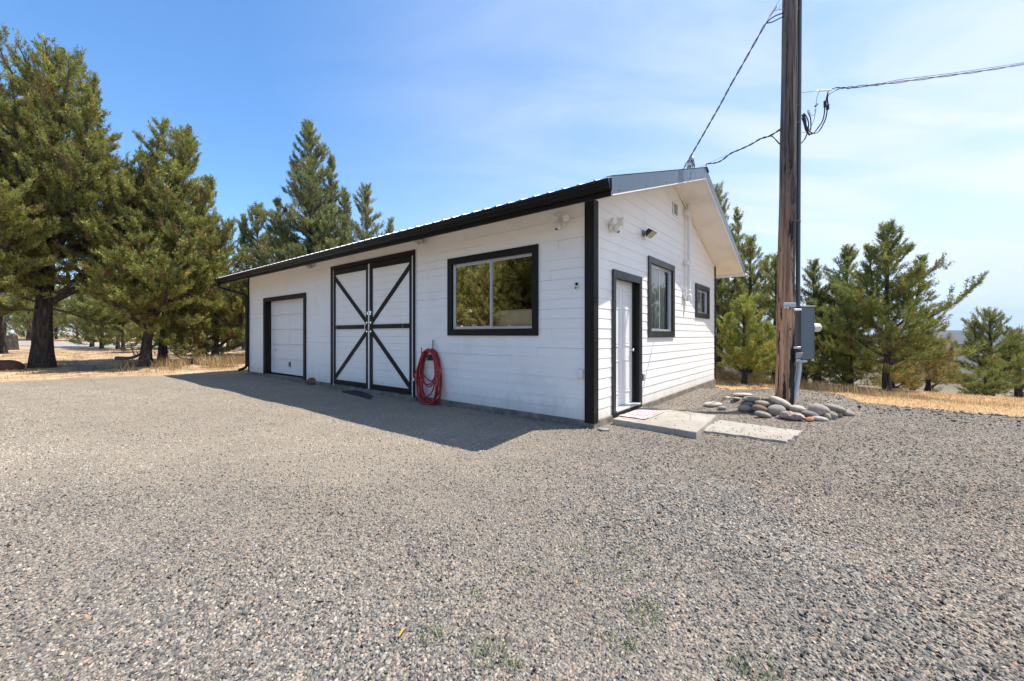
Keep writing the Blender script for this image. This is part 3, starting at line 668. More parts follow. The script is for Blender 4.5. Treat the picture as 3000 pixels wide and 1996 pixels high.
# ---- barn doors
bf = MB()
bf.box((7.245, 0.0125, WB - 0.03), (7.345, 0.045, 3.062), fn=FR); bf.box((3.957, 0.0125, WB - 0.08), (4.030, 0.045, 3.062), fn=FR); bf.box((4.0305, 0.0125, 2.965), (7.2445, 0.0445, 3.062), fn=FR)
bf.build('barn_door_frame', M_black, bld, 0.003)
for q_ in (((4.0315, 0.002, WB - 0.05), (4.075, 0.030, 2.955)), ((7.215, 0.002, WB - 0.03), (7.2435, 0.030, 2.955)), ((3.945, 0.0145, WB), (3.9565, 0.03, 3.072))):
    MB().box(*q_, fn=FR).build('jamb_strip', M_dwhite, bld, 0.002)
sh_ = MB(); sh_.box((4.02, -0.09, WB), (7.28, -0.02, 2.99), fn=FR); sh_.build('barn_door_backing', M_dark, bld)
def barn_leaf(a0, a1, hinge_high):
    z0, z1 = 0.112, 2.952
    pl = MB(); z = z0; k = 0
    while z < z1 - 0.01:
        q = min(z + 0.148, z1)
        pl.box((a0 + 0.004, -0.015, z + 0.0012), (a1 - 0.004, 0.012 + 0.0015 * (k % 2), q - 0.0012), fn=FR); z = q; k += 1
    leaf = pl.build('barn_door', M_white, bld, 0.0015)
    fr_ = MB(); d0, d1 = 0.015, 0.036; w_out, w_in = 0.075, 0.10
    oa, ia = (a1 - w_out, a1) if hinge_high else (a0, a0 + w_out), (a0, a0 + w_in) if hinge_high else (a1 - w_in, a1)
    for (p, q) in (oa, ia): fr_.box((p, d0, z0), (q, d1, z1), fn=FR)
    lo, hi = (ia[1], oa[0]) if hinge_high else (oa[1], ia[0])
    fr_.box((lo + 0.0005, d0, z1 - 0.125), (hi - 0.0005, d1 - 0.001, z1), fn=FR)
    fr_.box((lo + 0.0005, d0, z0), (hi - 0.0005, d1 - 0.001, z0 + 0.108), fn=FR)
    fr_.box((lo + 0.0005, d0, 1.472), (hi - 0.0005, d1 - 0.001, 1.568), fn=FR)
    def diag(pa, za, pb, zb_, w=0.10):
        # board between two points, clipped to the panel by its own mitred ends
        h = w / abs(math.cos(math.atan2(zb_ - za, pb - pa))) / 2
        fr_.prism([(pa, d0, za - h), (pa, d0, za + h), (pb, d0, zb_ + h), (pb, d0, zb_ - h)], (0, d1 - d0 - 0.003, 0), fn=FR)
    zt, zb2 = z1 - 0.125, z0 + 0.108
    e = 0.085
    if hinge_high:
        diag(hi, zt - e, lo, 1.568 + e * 0.9); diag(hi, zb2 + e * 0.6, lo, 1.472 - e)
    else:
        diag(lo, zt - e, hi, 1.568 + e * 0.9); diag(lo, zb2 + e * 0.6, hi, 1.472 - e)
    fr_.build('door_brace', M_black, leaf, 0.002)
    ha = ia[0] + 0.06 if hinge_high else ia[1] - 0.05
    hd = MB(); hpts = catmull([FR(ha, 0.036, 1.60), FR(ha + 0.0, 0.075, 1.595), FR(ha, 0.088, 1.56), FR(ha, 0.088, 1.47), FR(ha, 0.075, 1.435), FR(ha, 0.036, 1.43)], 5)
    hd.tube(hpts, 0.009, 8); hd.box((ha - 0.022, 0.0362, 1.585), (ha + 0.022, 0.040, 1.63), fn=FR); hd.box((ha - 0.022, 0.0362, 1.395), (ha + 0.022, 0.040, 1.44), fn=FR)
    hd.build('handle', M_chrome, leaf, smooth=False)
    hk = MB(); ka = a1 - 0.20 if hinge_high else a0 + 0.26
    hk.tube([FR(ka, 0.0355, 1.545), FR(ka, 0.06, 1.545), FR(ka, 0.062, 1.50), FR(ka, 0.045, 1.485)], 0.006, 6); hk.build('hook', M_chrome, leaf)
    MB().tube([FR(ka, 0.05, 1.50), FR(ka + 0.004, 0.046, 1.42), FR(ka - 0.003, 0.044, 1.33)], 0.0025, 5).build('cord', plain('pale_cord', (0.6, 0.57, 0.52), 0.8), leaf)
    return leaf
barn_leaf(5.648, 7.212, True); leafR = barn_leaf(4.078, 5.600, False)
MB().box((5.602, 0.010, 0.105), (5.646, 0.044, 2.955), fn=FR).build('astragal', M_dwhite, bld, 0.004)
lt = MB(); lt.box((5.53, 0.0365, 1.79), (5.59, 0.042, 1.87), fn=FR); lt.box((5.655, 0.0365, 1.80), (5.70, 0.042, 1.86), fn=FR); lt.tube([FR(5.52, 0.117, 1.83), FR(5.72, 0.117, 1.83)], 0.009, 8)
lt.box((5.605, 0.0445, 1.80), (5.64, 0.056, 1.86), fn=FR); lt.build('bolt_latch', M_chrome, bld)

# ---- gable entry door
dm = MB(); da0, da1, dz0, dz1, dd = 0.695, 1.688, 0.155, 2.245, -0.105
dm.box((da0, dd - 0.035, dz0), (da1, dd, dz1), fn=GA)
door = dm.build('entry_door', M_dwhite, bld, 0.003)
pm = MB()
def molding(a0, a1, z0, z1, arch=0):
    w = 0.018
    if not arch:
        for (p, q, r_, s_) in ((a0, a0 + w, z0, z1), (a1 - w, a1, z0, z1), (a0 + w, a1 - w, z0, z0 + w), (a0 + w, a1 - w, z1 - w, z1)): pm.box((p, dd + 0.0005, r_), (q, dd + 0.010, s_), fn=GA)
        pm.box((a0 + 0.045, dd + 0.0005, z0 + 0.045), (a1 - 0.045, dd + 0.006, z1 - 0.045), fn=GA)
    else:
        # quarter-arch top panel
        cx = a1 if arch > 0 else a0; L_ = a1 - a0; Hh = z1 - z0
        arc = [(cx - arch * L_ * math.cos(u), z0 + Hh * math.sin(u)) for u in np.linspace(0, math.pi / 2, 9)]
        for (p, q) in zip(arc[:-1], arc[1:]):
            pm.prism([(p[0], dd + 0.0005, p[1]), (q[0], dd + 0.0005, q[1]), (q[0] + arch * 0.012, dd + 0.0005, q[1] - 0.018), (p[0] + arch * 0.018, dd + 0.0005, p[1])], (0, 0.0095, 0), fn=GA)
        pm.box((a0, dd + 0.0005, z0), (a1, dd + 0.0092, z0 + w), fn=GA)
        xx = (a1 - w, a1) if arch > 0 else (a0, a0 + w); pm.box((xx[0], dd + 0.0005, z0 + w), (xx[1], dd + 0.0094, z1 - 0.01), fn=GA)
c0, c1, c2, c3 = 0.815, 1.135, 1.25, 1.57
for (p, q, s_) in ((c0, c1, 1), (c2, c3, -1)):
    molding(p, q, 1.86, 2.10, s_); molding(p, q, 1.14, 1.78); molding(p, q, 0.36, 0.91)
pm.build('door_panel', M_dwhite, door, 0.002)
kb = MB(); ko = Vector(GA(1.60, dd, 1.07)); kb.lathe([(0.032, 0), (0.032, 0.006), (0.012, 0.012), (0.012, 0.035), (0.026, 0.042), (0.030, 0.055), (0.026, 0.068), (0.010, 0.073)], ko, (0, -1, 0), 18); kb.build('handle', M_chrome, door, smooth=True)
mb = MB(); mb.box((0.662, -0.11, WB - 0.01), (0.693, 0.012, 2.278), fn=GA); mb.box((1.690, -0.11, WB - 0.01), (1.720, 0.012, 2.278), fn=GA); mb.box((0.6935, -0.11, 2.247), (1.6895, 0.012, 2.278), fn=GA)
mb.box((1.668, -0.104, 0.16), (1.6895, -0.06, 2.2465), fn=GA); mb.build('jamb', M_black, door, 0.002)
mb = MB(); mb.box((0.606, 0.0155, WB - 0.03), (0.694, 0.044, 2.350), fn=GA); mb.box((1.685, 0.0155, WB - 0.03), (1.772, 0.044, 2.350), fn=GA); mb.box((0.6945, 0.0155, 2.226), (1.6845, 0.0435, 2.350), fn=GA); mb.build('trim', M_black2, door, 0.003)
mb = MB(); mb.box((0.695, -0.112, 0.115), (1.684, 0.055, 0.152), fn=GA); mb.build('threshold', plain('worn_threshold', (0.55, 0.54, 0.51), 0.5, 0.2), door, 0.004)
mb = MB(); mb.box((0.70, 0.056, 0.10), (1.68, 0.060, 0.130), fn=GA); mb.build('sweep', M_dark, door)

# ---- gable vent, conduit mast, boxes
vm = MB(); va0, va1, vz0, vz1 = 3.549, 3.873, 3.855, 4.155
for (p, q, r_, s_) in ((va0, va0 + 0.03, vz0, vz1), (va1 - 0.03, va1, vz0, vz1), (va0 + 0.03, va1 - 0.03, vz0, vz0 + 0.03), (va0 + 0.03, va1 - 0.03, vz1 - 0.03, vz1)): vm.box((p, 0.0145, r_), (q, 0.03, s_), fn=GA)
vent = vm.build('vent', M_white, bld, 0.002)
vl = MB(); k = 0
a = va0 + 0.035
while a < va1 - 0.04: vl.box((a, -0.02, vz0 + 0.03), (a + 0.022, 0.018, vz1 - 0.03), fn=GA); a += 0.045
vl.build('louvre', plain('grey_louvre', (0.42, 0.39, 0.37), 0.6), vent)
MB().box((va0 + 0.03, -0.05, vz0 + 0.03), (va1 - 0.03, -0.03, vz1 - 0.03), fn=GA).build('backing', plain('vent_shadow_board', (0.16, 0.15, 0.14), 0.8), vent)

mast = empty('electrical_mast', (0, 0, 0)); mast.location = BC + Vector((math.cos(YAW) * 4.45 + math.sin(YAW) * 0.09, math.sin(YAW) * 4.45 - math.cos(YAW) * 0.09, 0)); mast.rotation_euler = (0, 0, YAW)
tag(mast, 'white conduit mast running up the gable wall through the roof to a weatherhead', 'conduit mast')
m_ = MB(); m_.tube([(0, 0, 2.26), (0, 0, 4.42)], 0.036, 14); m_.lathe([(0.038, 0), (0.046, 0.01), (0.046, 0.05), (0.038, 0.06)], (0, 0, 2.30), n=14); m_.build('conduit', M_plwhite, mast, smooth=False)
m_ = MB(); m_.tube([(0, 0, 4.42), (0, 0, 5.16)], 0.034, 14); m_.lathe([(0.05, 0), (0.055, 0.02), (0.05, 0.05)], (0, 0, 5.08), n=14); m_.build('mast_pipe', plain('galvanised_pipe', (0.26, 0.30, 0.31), 0.45, 0.5), mast)
m_ = MB(); m_.lathe([(0.038, 0), (0.117, 0.03), (0.060, 0.09), (0.058, 0.15), (0.04, 0.20), (0.01, 0.215)], (0, -0.01, 5.15), (0.05, -0.35, 1), 14); m_.build('weatherhead', plain('weatherhead_cast', (0.42, 0.41, 0.39), 0.5, 0.4), mast, smooth=True)
MB().lathe([(0.045, 0), (0.045, 0.012)], (0.01, -0.085, 5.25), (0.02, -1, -0.15), 14).build('weatherhead_mouth', M_dark, mast)
m_ = MB(); m_.lathe([(0.10, 0), (0.06, 0.09), (0.04, 0.13)], (0, 0, 4.5), n=14); m_.build('roof_flashing', plain('flashing_grey', (0.25, 0.27, 0.28), 0.5, 0.4), mast)
m_ = MB(); m_.box((-0.10, 0.015, 2.10), (0.07, 0.07, 2.13)); m_.lathe([(0.055, 0), (0.06, 0.02), (0.06, 0.13), (0.05, 0.16)], (0, 0, 2.10), n=14); m_.box((-0.20, 0.03, 2.14), (-0.02, 0.075, 2.24)); m_.lathe([(0.035, 0), (0.035, 0.16)], (-0.17, 0.03, 2.20), n=12); m_.build('junction_elbow', M_plwhite, mast, 0.004)
for z in (4.02, 2.90):
    o = MB(); o.box((-0.16, -0.02, z), (-0.045, 0.075, z + 0.10)); o.build('junction_box', M_plwhite, mast, 0.006)
m_ = MB(); m_.box((-0.05, -0.042, 4.33), (0.05, -0.038, 4.35)); m_.tube([(-0.045, 0.0, 4.34), (-0.045, 0.07, 4.34)], 0.006, 6); m_.tube([(0.045, 0.0, 4.34), (0.045, 0.07, 4.34)], 0.006, 6); m_.build('pipe_strap', M_darkmet, mast)

# ------------------------------------------------------------------ small things fixed to the walls
def on_wall(name, which, a, d, z):
    """Empty on the wall: local x along the wall (to the right as one faces it), local y out of the wall"""
    u = Vector((-math.sin(YAW), math.cos(YAW), 0)); v = Vector((math.cos(YAW), math.sin(YAW), 0))
    if which == 'f': p = BC + u * a - v * d; rz = YAW + math.pi / 2         # local +y = -v
    else: p = BC + v * a - u * d; rz = YAW + math.pi                         # local +y = -u
    p.z = z; return empty(name, p, rz)
def motion_light(which, a, z, label, mirror=1):
    r = on_wall('motion_light', which, a, 0.013, z); tag(r, label, 'security light', 'white twin-head security lights')
    m = MB(); m.lathe([(0.075, 0), (0.078, 0.02), (0.07, 0.04), (0.03, 0.05)], (0, 0, 0), (0, 1, 0), 20); m.build('base_plate', M_plwhite, r, smooth=False)
    m = MB(); m.tube([(0.0, 0.04, 0.0), (0.0, 0.09, -0.01), (0.0, 0.12, -0.03)], 0.02, 10); m.lathe([(0.035, 0), (0.042, 0.02), (0.042, 0.06), (0.03, 0.085)], (0, 0.08, -0.02), (0.1, 0.5, -0.8), 14); m.build('sensor', M_plwhite, r)
    MB().lathe([(0.022, 0), (0.018, 0.006)], (0.015, 0.135, -0.092), (0.1, 0.6, -0.7), 10).build('sensor_lens', plain('sensor_grey', (0.12, 0.12, 0.12), 0.3), r)
    for k, (x, tz) in enumerate(((0.06 * mirror, 0.09), (-0.13 * mirror, 0.055))):
        m = MB(); m.tube([(x * 0.4, 0.05, 0.02), (x * 0.8, 0.075, tz * 0.7), (x, 0.09, tz)], 0.014, 8)
        sc2 = 1.0 if k == 0 else 0.72
        m.lathe([(0.03 * sc2, 0), (0.065 * sc2, 0.015), (0.068 * sc2, 0.10 * sc2), (0.062 * sc2, 0.105 * sc2)], (x, 0.07, tz), (0.25 * (1 if x > 0 else -1), 0.85, -0.12 if k else -0.1), 18); m.build('lamp_head', M_plwhite, r)
    return r
motion_light('f', 0.505, 2.99, 'white twin-head security light on the shaded wall near the black corner post')
motion_light('g', 0.56, 2.98, 'white twin-head security light on the gable wall above the entry door', -1)
def flood(which, a, z, label, dark=False, sc=1.0, tilt=0.75):
    r = on_wall('floodlight', which, a, 0.013, z); tag(r, label, 'floodlight', 'small rectangular floodlights')
    body, lens = (M_darkmet, M_lens) if dark else (plain('pale_grey_casting', (0.40, 0.38, 0.35), 0.5), plain('clear_lens', (0.45, 0.47, 0.42), 0.15))
    m = MB(); m.lathe([(0.06, 0), (0.06, 0.015), (0.025, 0.03)], (0, 0, 0), (0, 1, 0), 16); m.tube([(0, 0.02, 0), (0, 0.07, 0.0), (0, 0.10, 0.015)], 0.014, 8); m.build('mount', plain('mount_grey', (0.2, 0.23, 0.25), 0.5, 0.3) if dark else M_plwhite, r)
    ca, sa = math.cos(tilt), math.sin(tilt)
    def T(x, y, z_): y2, z2 = y * sc, z_ * sc; return (x * sc, 0.10 + y2 * ca + z2 * sa, 0.02 - y2 * sa * 0.0 + z2 * ca - y2 * sa)
    m = MB(); W_, H_ = 0.10, 0.065
    m.hexa([T(*q) for q in ((-W_ * 0.6, 0, -H_ * 0.6), (W_ * 0.6, 0, -H_ * 0.6), (W_ * 0.6, 0, H_ * 0.6), (-W_ * 0.6, 0, H_ * 0.6), (-W_, 0.07, -H_), (W_, 0.07, -H_), (W_, 0.07, H_), (-W_, 0.07, H_))])
    for k in range(5):
        x = -0.05 + k * 0.025; m.hexa([T(*q) for q in ((x, -0.02, -0.035), (x + 0.008, -0.02, -0.035), (x + 0.008, -0.02, 0.035), (x, -0.02, 0.035), (x, 0.01, -0.035), (x + 0.008, 0.01, -0.035), (x + 0.008, 0.01, 0.035), (x, 0.01, 0.035))])
    m.build('housing', body, r, 0.003)
    m = MB(); m.hexa([T(*q) for q in ((-W_ * 0.92, 0.0702, -H_ * 0.9), (W_ * 0.92, 0.0702, -H_ * 0.9), (W_ * 0.92, 0.0702, H_ * 0.9), (-W_ * 0.92, 0.0702, H_ * 0.9), (-W_ * 0.92, 0.075, -H_ * 0.9), (W_ * 0.92, 0.075, -H_ * 0.9), (W_ * 0.92, 0.075, H_ * 0.9), (-W_ * 0.92, 0.075, H_ * 0.9))]); m.build('lens', lens, r)
    return r
flood('g', 1.90, 3.15, 'black floodlight with a tan lens tilted out from the gable wall', True, 1.15, 0.95)
flood('f', 3.69, 3.19, 'pale floodlight under the eave between the barn doors and the big window', False, 0.95, 1.0)
flood('f', 8.28, 3.18, 'pale floodlight under the eave between the garage door and the barn doors', False, 0.95, 1.0)
r = on_wall('security_camera', 'f', 0.235, 0.012, 2.06); tag(r, 'small white wall camera with dark lens beside the black corner post', 'camera')
m = MB(); m.box((-0.03, 0, -0.06), (0.02, 0.02, 0.04)); m.tube([(0, 0.015, -0.03), (0.0, 0.05, -0.03), (0.01, 0.06, -0.01)], 0.012, 8); m.build('bracket', M_plwhite, r, 0.003)
m = MB(); m.lathe([(0.022, 0), (0.03, 0.01), (0.032, 0.08), (0.03, 0.09)], (0.03, 0.03, 0.015), (-0.75, 0.75, -0.1), 16); m.build('body', M_plwhite, r)
MB().lathe([(0.024, 0), (0.020, 0.006)], Vector((0.03, 0.03, 0.015)) + Vector((-0.75, 0.75, -0.1)).normalized() * 0.0905, (-0.75, 0.75, -0.1), 16).build('lens', M_dark, r)
MB().lathe([(0.013, 0), (0.010, 0.012)], (0.0, 0.062, -0.045), (-0.3, 0.9, -0.4), 10).build('tilt_knob', M_dark, r)
r = on_wall('outlet_box', 'f', 0.185, 0.012, 0.70); tag(r, 'white outlet box low on the shaded wall beside the black corner post', 'outlet')
m = MB(); m.box((-0.045, 0, 0), (0.04, 0.05, 0.13)); m.build('box', M_plwhite, r, 0.005)
MB().box((-0.035, 0.0505, 0.012), (0.03, 0.062, 0.118)).build('cover', M_plwhite, r, 0.004)
r = on_wall('outlet_cover', 'g', 1.832, 0.014, 0.52); tag(r, 'grey outlet cover low on the gable wall beside the entry door', 'outlet')
m = MB(); m.box((-0.045, 0, 0), (0.045, 0.035, 0.125)); m.build('box', plain('outlet_grey', (0.2, 0.21, 0.23), 0.5), r, 0.004)
MB().box((-0.036, 0.0355, 0.012), (0.036, 0.044, 0.113)).build('cover', plain('outlet_grey_light', (0.33, 0.34, 0.36), 0.45), r, 0.003)

# hose hook and hose
r = on_wall('hose_hook', 'f', 3.50, 0.012, 0.85); tag(r, 'green two-pronged metal hook on the wall holding the red hose', 'hook')
m = MB(); m.box((-0.12, 0, -0.02), (0.12, 0.006, 0.10))
for x, h in ((-0.10, 0.34), (0.075, 0.24)):
    for (p, q) in (((x - 0.013, 0.006, 0.0), (x + 0.013, 0.17, 0.006)),): m.box(p, q)
    yo = 0.035 if x < 0 else 0.17
    m.box((x - 0.013, yo, 0.0), (x + 0.013, yo + 0.006, h if x > 0 else h + 0.05))
m.build('bracket', M_green, r, 0.002)
r = on_wall('garden_hose', 'f', 3.42, 0.012, 0.0); tag(r, 'long red rubber hose coiled in loops on the wall hook', 'hose')
hp = []; rh_ = random.Random(11)
loops = [(0.30, 1.05), (0.345, 1.09), (0.27, 0.60), (0.36, 1.02), (0.31, 0.95), (0.25, 0.72), (0.37, 1.10), (0.33, 1.00), (0.36, 1.13), (0.26, 0.64), (0.34, 1.06), (0.38, 1.07), (0.30, 0.88), (0.35, 1.12)]
for i, (w, hgt) in enumerate(loops):
    top = 1.06 - 0.012 * (i % 5) + rh_.uniform(-0.01, 0.01); cx = 0.0 + rh_.uniform(-0.02, 0.02); sk = rh_.uniform(-0.05, 0.05); dpt = 0.05 + 0.11 * i / len(loops)
    for k in range(16):
        a = 2 * math.pi * (k / 16) + math.pi / 2
        c_, s_ = math.cos(a), math.sin(a)
        x = cx + w * 0.92 * c_ * (0.80 + 0.2 * (0.5 - s_ * 0.5)) + sk * (0.5 - 0.5 * s_)
        zc_ = top - hgt / 2 + (hgt / 2) * s_
        y = dpt + 0.02 * math.sin(a * 2 + i) + 0.05 * (0.5 - 0.5 * s_) * rh_.uniform(0.3, 1)
        hp.append((x, y, max(zc_, 0.022)))
hp += [(0.33, 0.20, 0.55), (0.34, 0.21, 0.5)]
m = MB(); m.tube(catmull(hp, 4), 0.0135, 8); m.build('hose', M_hose, r, smooth=True)
m = MB(); m.lathe([(0.017, 0), (0.017, 0.05), (0.012, 0.06)], (0.34, 0.21, 0.49), (0.05, 0.0, -1), 10); m.build('coupling', M_chrome, r)

# cardboard box inside, behind the big window
def lp(x, y, z): return BC + Vector((math.cos(YAW) * x - math.sin(YAW) * y, math.sin(YAW) * x + math.cos(YAW) * y, z))
r = empty('cardboard_box', lp(0.42, 1.55, 0.10), YAW); tag(r, 'large tan cardboard box standing inside behind the big window', 'box')
t = NT('cardboard'); n = t.noise(t.coord('Object', (1, 1, 6)), 3, 4, 0.6); t.set(t.mix(n, (0.58, 0.42, 0.22), (0.70, 0.53, 0.30)), 0.85); M_card = t.m
m = MB(); m.box((-0.25, -0.70, 0), (0.45, 0.58, 1.66)); m.build('carton', M_card, r, 0.03)
m = MB()
for k, (w, z) in enumerate(((0.30, 1.55), (0.22, 1.50), (0.18, 1.44))): m.box((-0.2525, 0.54 - w, z), (-0.251, 0.54, z + (0.012 if k != 1 else 0.03)))
m.build('print', plain('carton_print', (0.16, 0.17, 0.15), 0.8), r)
MB().box((-0.2525, -0.56, 1.33), (-0.251, -0.53, 1.46)).build('hand_hole', M_dark, r)

# ------------------------------------------------------------------ concrete slabs, mats
def flat_slab(name, P, top, thick, mat, label, cat, jag=0.01, seed=0, tz=None):
    rr_ = random.Random(seed); cx = sum(p[0] for p in P) / 4; cy = sum(p[1] for p in P) / 4
    o = empty(name, (cx, cy, 0)); tag(o, label, cat); N = 14; ring = []
    for i in range(4):
        a, b = Vector(P[i]), Vector(P[(i + 1) % 4])
        for k in range(N):
            q = a.lerp(b, k / N); j = jag if k else jag * 0.3
            ring.append((q.x - cx + rr_.uniform(-j, j), q.y - cy + rr_.uniform(-j, j)))
    n = len(ring); zt = lambda x, y: top + (tz(x, y) if tz else 0)
    v = [(x, y, zt(x, y) - thick) for x, y in ring] + [(x, y, zt(x, y) - 0.008) for x, y in ring] + [(x * 0.992, y * 0.992, zt(x, y)) for x, y in ring] + [(0, 0, top)]
    f = [(i, (i + 1) % n, n + (i + 1) % n, n + i) for i in range(n)] + [(n + i, n + (i + 1) % n, 2 * n + (i + 1) % n, 2 * n + i) for i in range(n)] + [(2 * n + i, 2 * n + (i + 1) % n, 3 * n) for i in range(n)]
    MB().add(v, f).build('slab', mat, o); return o
flat_slab('paving_slab', [(1.50, 6.10), (2.37, 5.271), (3.187, 6.393), (2.26, 7.14)], 0.085, 0.12, M_conc, 'thick pale concrete slab under the doormat at the entry door', 'paving slab', 0.012, 1)
flat_slab('paving_slab', [(2.60, 5.60), (3.361, 5.03), (3.95, 5.56), (3.17, 6.30)], 0.030, 0.08, M_conc, 'low concrete slab sunk in the gravel, outer one of the walk', 'paving slab', 0.02, 2)
mat_o = empty('doormat', (1.95, 6.45, 0.086)); tag(mat_o, 'faded doormat with washed-out red and white stripes on the slab', 'doormat')
A, B, D_, E_ = Vector((1.63, 6.28, 0)), Vector((1.95, 6.01, 0)), Vector((2.47, 6.62, 0)), Vector((2.15, 6.90, 0))
v, f = [], []; n = 12
for i in range(n + 1):
    for j in range(n + 1):
        p = A.lerp(B, i / n).lerp(E_.lerp(D_, i / n), j / n); zz_ = 0.006 + 0.010 * max(0, math.sin(j * 0.9 + 0.8)) * (1 - j / n) + 0.003 * math.sin(i * 1.1)
        v.append((p.x - 1.95, p.y - 6.45, zz_))
for i in range(n):
    for j in range(n):
        a = i * (n + 1) + j; f.append((a, a + n + 1, a + n + 2, a + 1))
t = NT('faded_stripes'); tcn = t.n.new('ShaderNodeTexCoord'); dp = t.n.new('ShaderNodeVectorMath'); dp.operation = 'DOT_PRODUCT'
t.l.new(tcn.outputs['Object'], dp.inputs[0]); dp.inputs[1].default_value = (0.763, -0.646, 0)
wv_ = t.math('ADD', dp.outputs['Value'], t.math('MULTIPLY', t.noise(t.coord('Object'), 4, 3, 0.6), 0.02))
st = t.math('FRACT', t.math('MULTIPLY', wv_, 15.0))
f1 = t.math('MULTIPLY', t.math('GREATER_THAN', st, 0.55), t.rng(t.noise(t.coord('Object'), 5, 5, 0.6), 0.35, 0.62))
t.set(t.mix(f1, (0.56, 0.43, 0.43), (0.42, 0.13, 0.15)), 0.9); M_mat = t.m
MB().add(v, f).build('mat', M_mat, mat_o, normals=False)
# dark rubber mat half buried before the barn doors
ro = empty('rubber_mat', (-3.5, 9.35, 0.0)); tag(ro, 'thin black rubber mat half buried in gravel below the barn doors', 'mat')
P = [gr(1000, 1146, 0.02), gr(1085, 1168, 0.02), gr(1093, 1160, 0.02), gr(1050, 1143, 0.02)]
MB().prism([(p.x + 3.5, p.y - 9.35, 0.0) for p in P], (0, 0, 0.022)).build('mat', plain('black_rubber', (0.02, 0.021, 0.024), 0.8), ro, 0.004)

# ------------------------------------------------------------------ rocks
def rock_mesh(name, sx_, sy_, sz_, mat, parent, seed, rough=0.0, subdiv=3):
    bm = bmesh.new(); bmesh.ops.create_icosphere(bm, subdivisions=subdiv, radius=1.0); rr_ = np.random.RandomState(seed)
    ph = rr_.uniform(0, 6.28, 9); q = rr_.uniform(0.7, 1.6, 9)
    for vv in bm.verts:
        c = vv.co.copy()
        k = 1 + 0.07 * math.sin(q[0] * c.x * 2 + ph[0]) + 0.06 * math.sin(q[1] * c.y * 2.3 + ph[1]) + 0.05 * math.sin(q[2] * c.z * 2 + c.x * 1.5 + ph[2])
        if rough: k += rough * (math.sin(c.x * 5 + ph[3]) * math.sin(c.y * 4 + ph[4]) + 0.6 * math.sin(c.z * 7 + c.x * 6 + ph[5])) + rough * 0.5 * rr_.uniform(-1, 1)
        sup = (abs(c.x) ** 2.4 + abs(c.y) ** 2.4 + abs(c.z) ** 2.1) ** (-1 / 2.3)
        vv.co = Vector((c.x * sx_, c.y * sy_, c.z * sz_)) * (k * (0.5 + 0.5 * sup))
    me = bpy.data.meshes.new(name); bm.to_mesh(me); bm.free(); me.materials.append(mat)
    if not rough or rough < 0.05: me.polygons.foreach_set('use_smooth', [True] * len(me.polygons))
    o = bpy.data.objects.new(name, me); C.objects.link(o)
    if parent: o.parent = parent
    return o
def rock_mat(name, col, spot=0.25):
    t = NT(name); v = t.coord('Object'); n = t.noise(v, 14, 6, 0.6); n2 = t.noise(v, 120, 3, 0.6)
    c = t.mix(t.rng(n, 0.3, 0.7), tuple(x * (1 - spot) for x in col), tuple(x * (1 + spot * 0.6) for x in col)); c = t.mix(t.rng(n2, 0.5, 0.8, 0, 0.35), c, tuple(x * 0.6 for x in col))
    t.set(c, 0.85, 0, 0.15); t.bump(t.math('ADD', n, t.math('MULTIPLY', n2, 0.4)), 0.35, 0.006); return t.m
RM = {'pale': rock_mat('pale_cobble', (0.47, 0.42, 0.35)), 'grey': rock_mat('grey_cobble', (0.30, 0.275, 0.235)), 'blue': rock_mat('bluish_cobble', (0.27, 0.255, 0.23)),
      'tan': rock_mat('tan_cobble', (0.38, 0.31, 0.235)), 'brown': rock_mat('brown_cobble', (0.22, 0.155, 0.11)), 'olive': rock_mat('olive_cobble', (0.29, 0.275, 0.22)),
      'dark': rock_mat('dark_cobble', (0.20, 0.19, 0.175)), 'pink': rock_mat('pinkish_cobble', (0.38, 0.315, 0.26)), 'rough': rock_mat('rough_pink_stone', (0.36, 0.29, 0.26), 0.5),
      'orange': rock_mat('orange_stone', (0.50, 0.22, 0.11), 0.4), 'white': rock_mat('whitish_cobble', (0.44, 0.41, 0.37)), 'green': rock_mat('greenish_stone', (0.30, 0.31, 0.20)), 'red': rock_mat('reddish_rock', (0.19, 0.095, 0.065), 0.4)}
A6 = lambda x, y: (2000 + x / 7.84, 1100 + y / 7.84); A7 = lambda x, y: (2250 + x / 7.857, 1120 + y / 7.857)
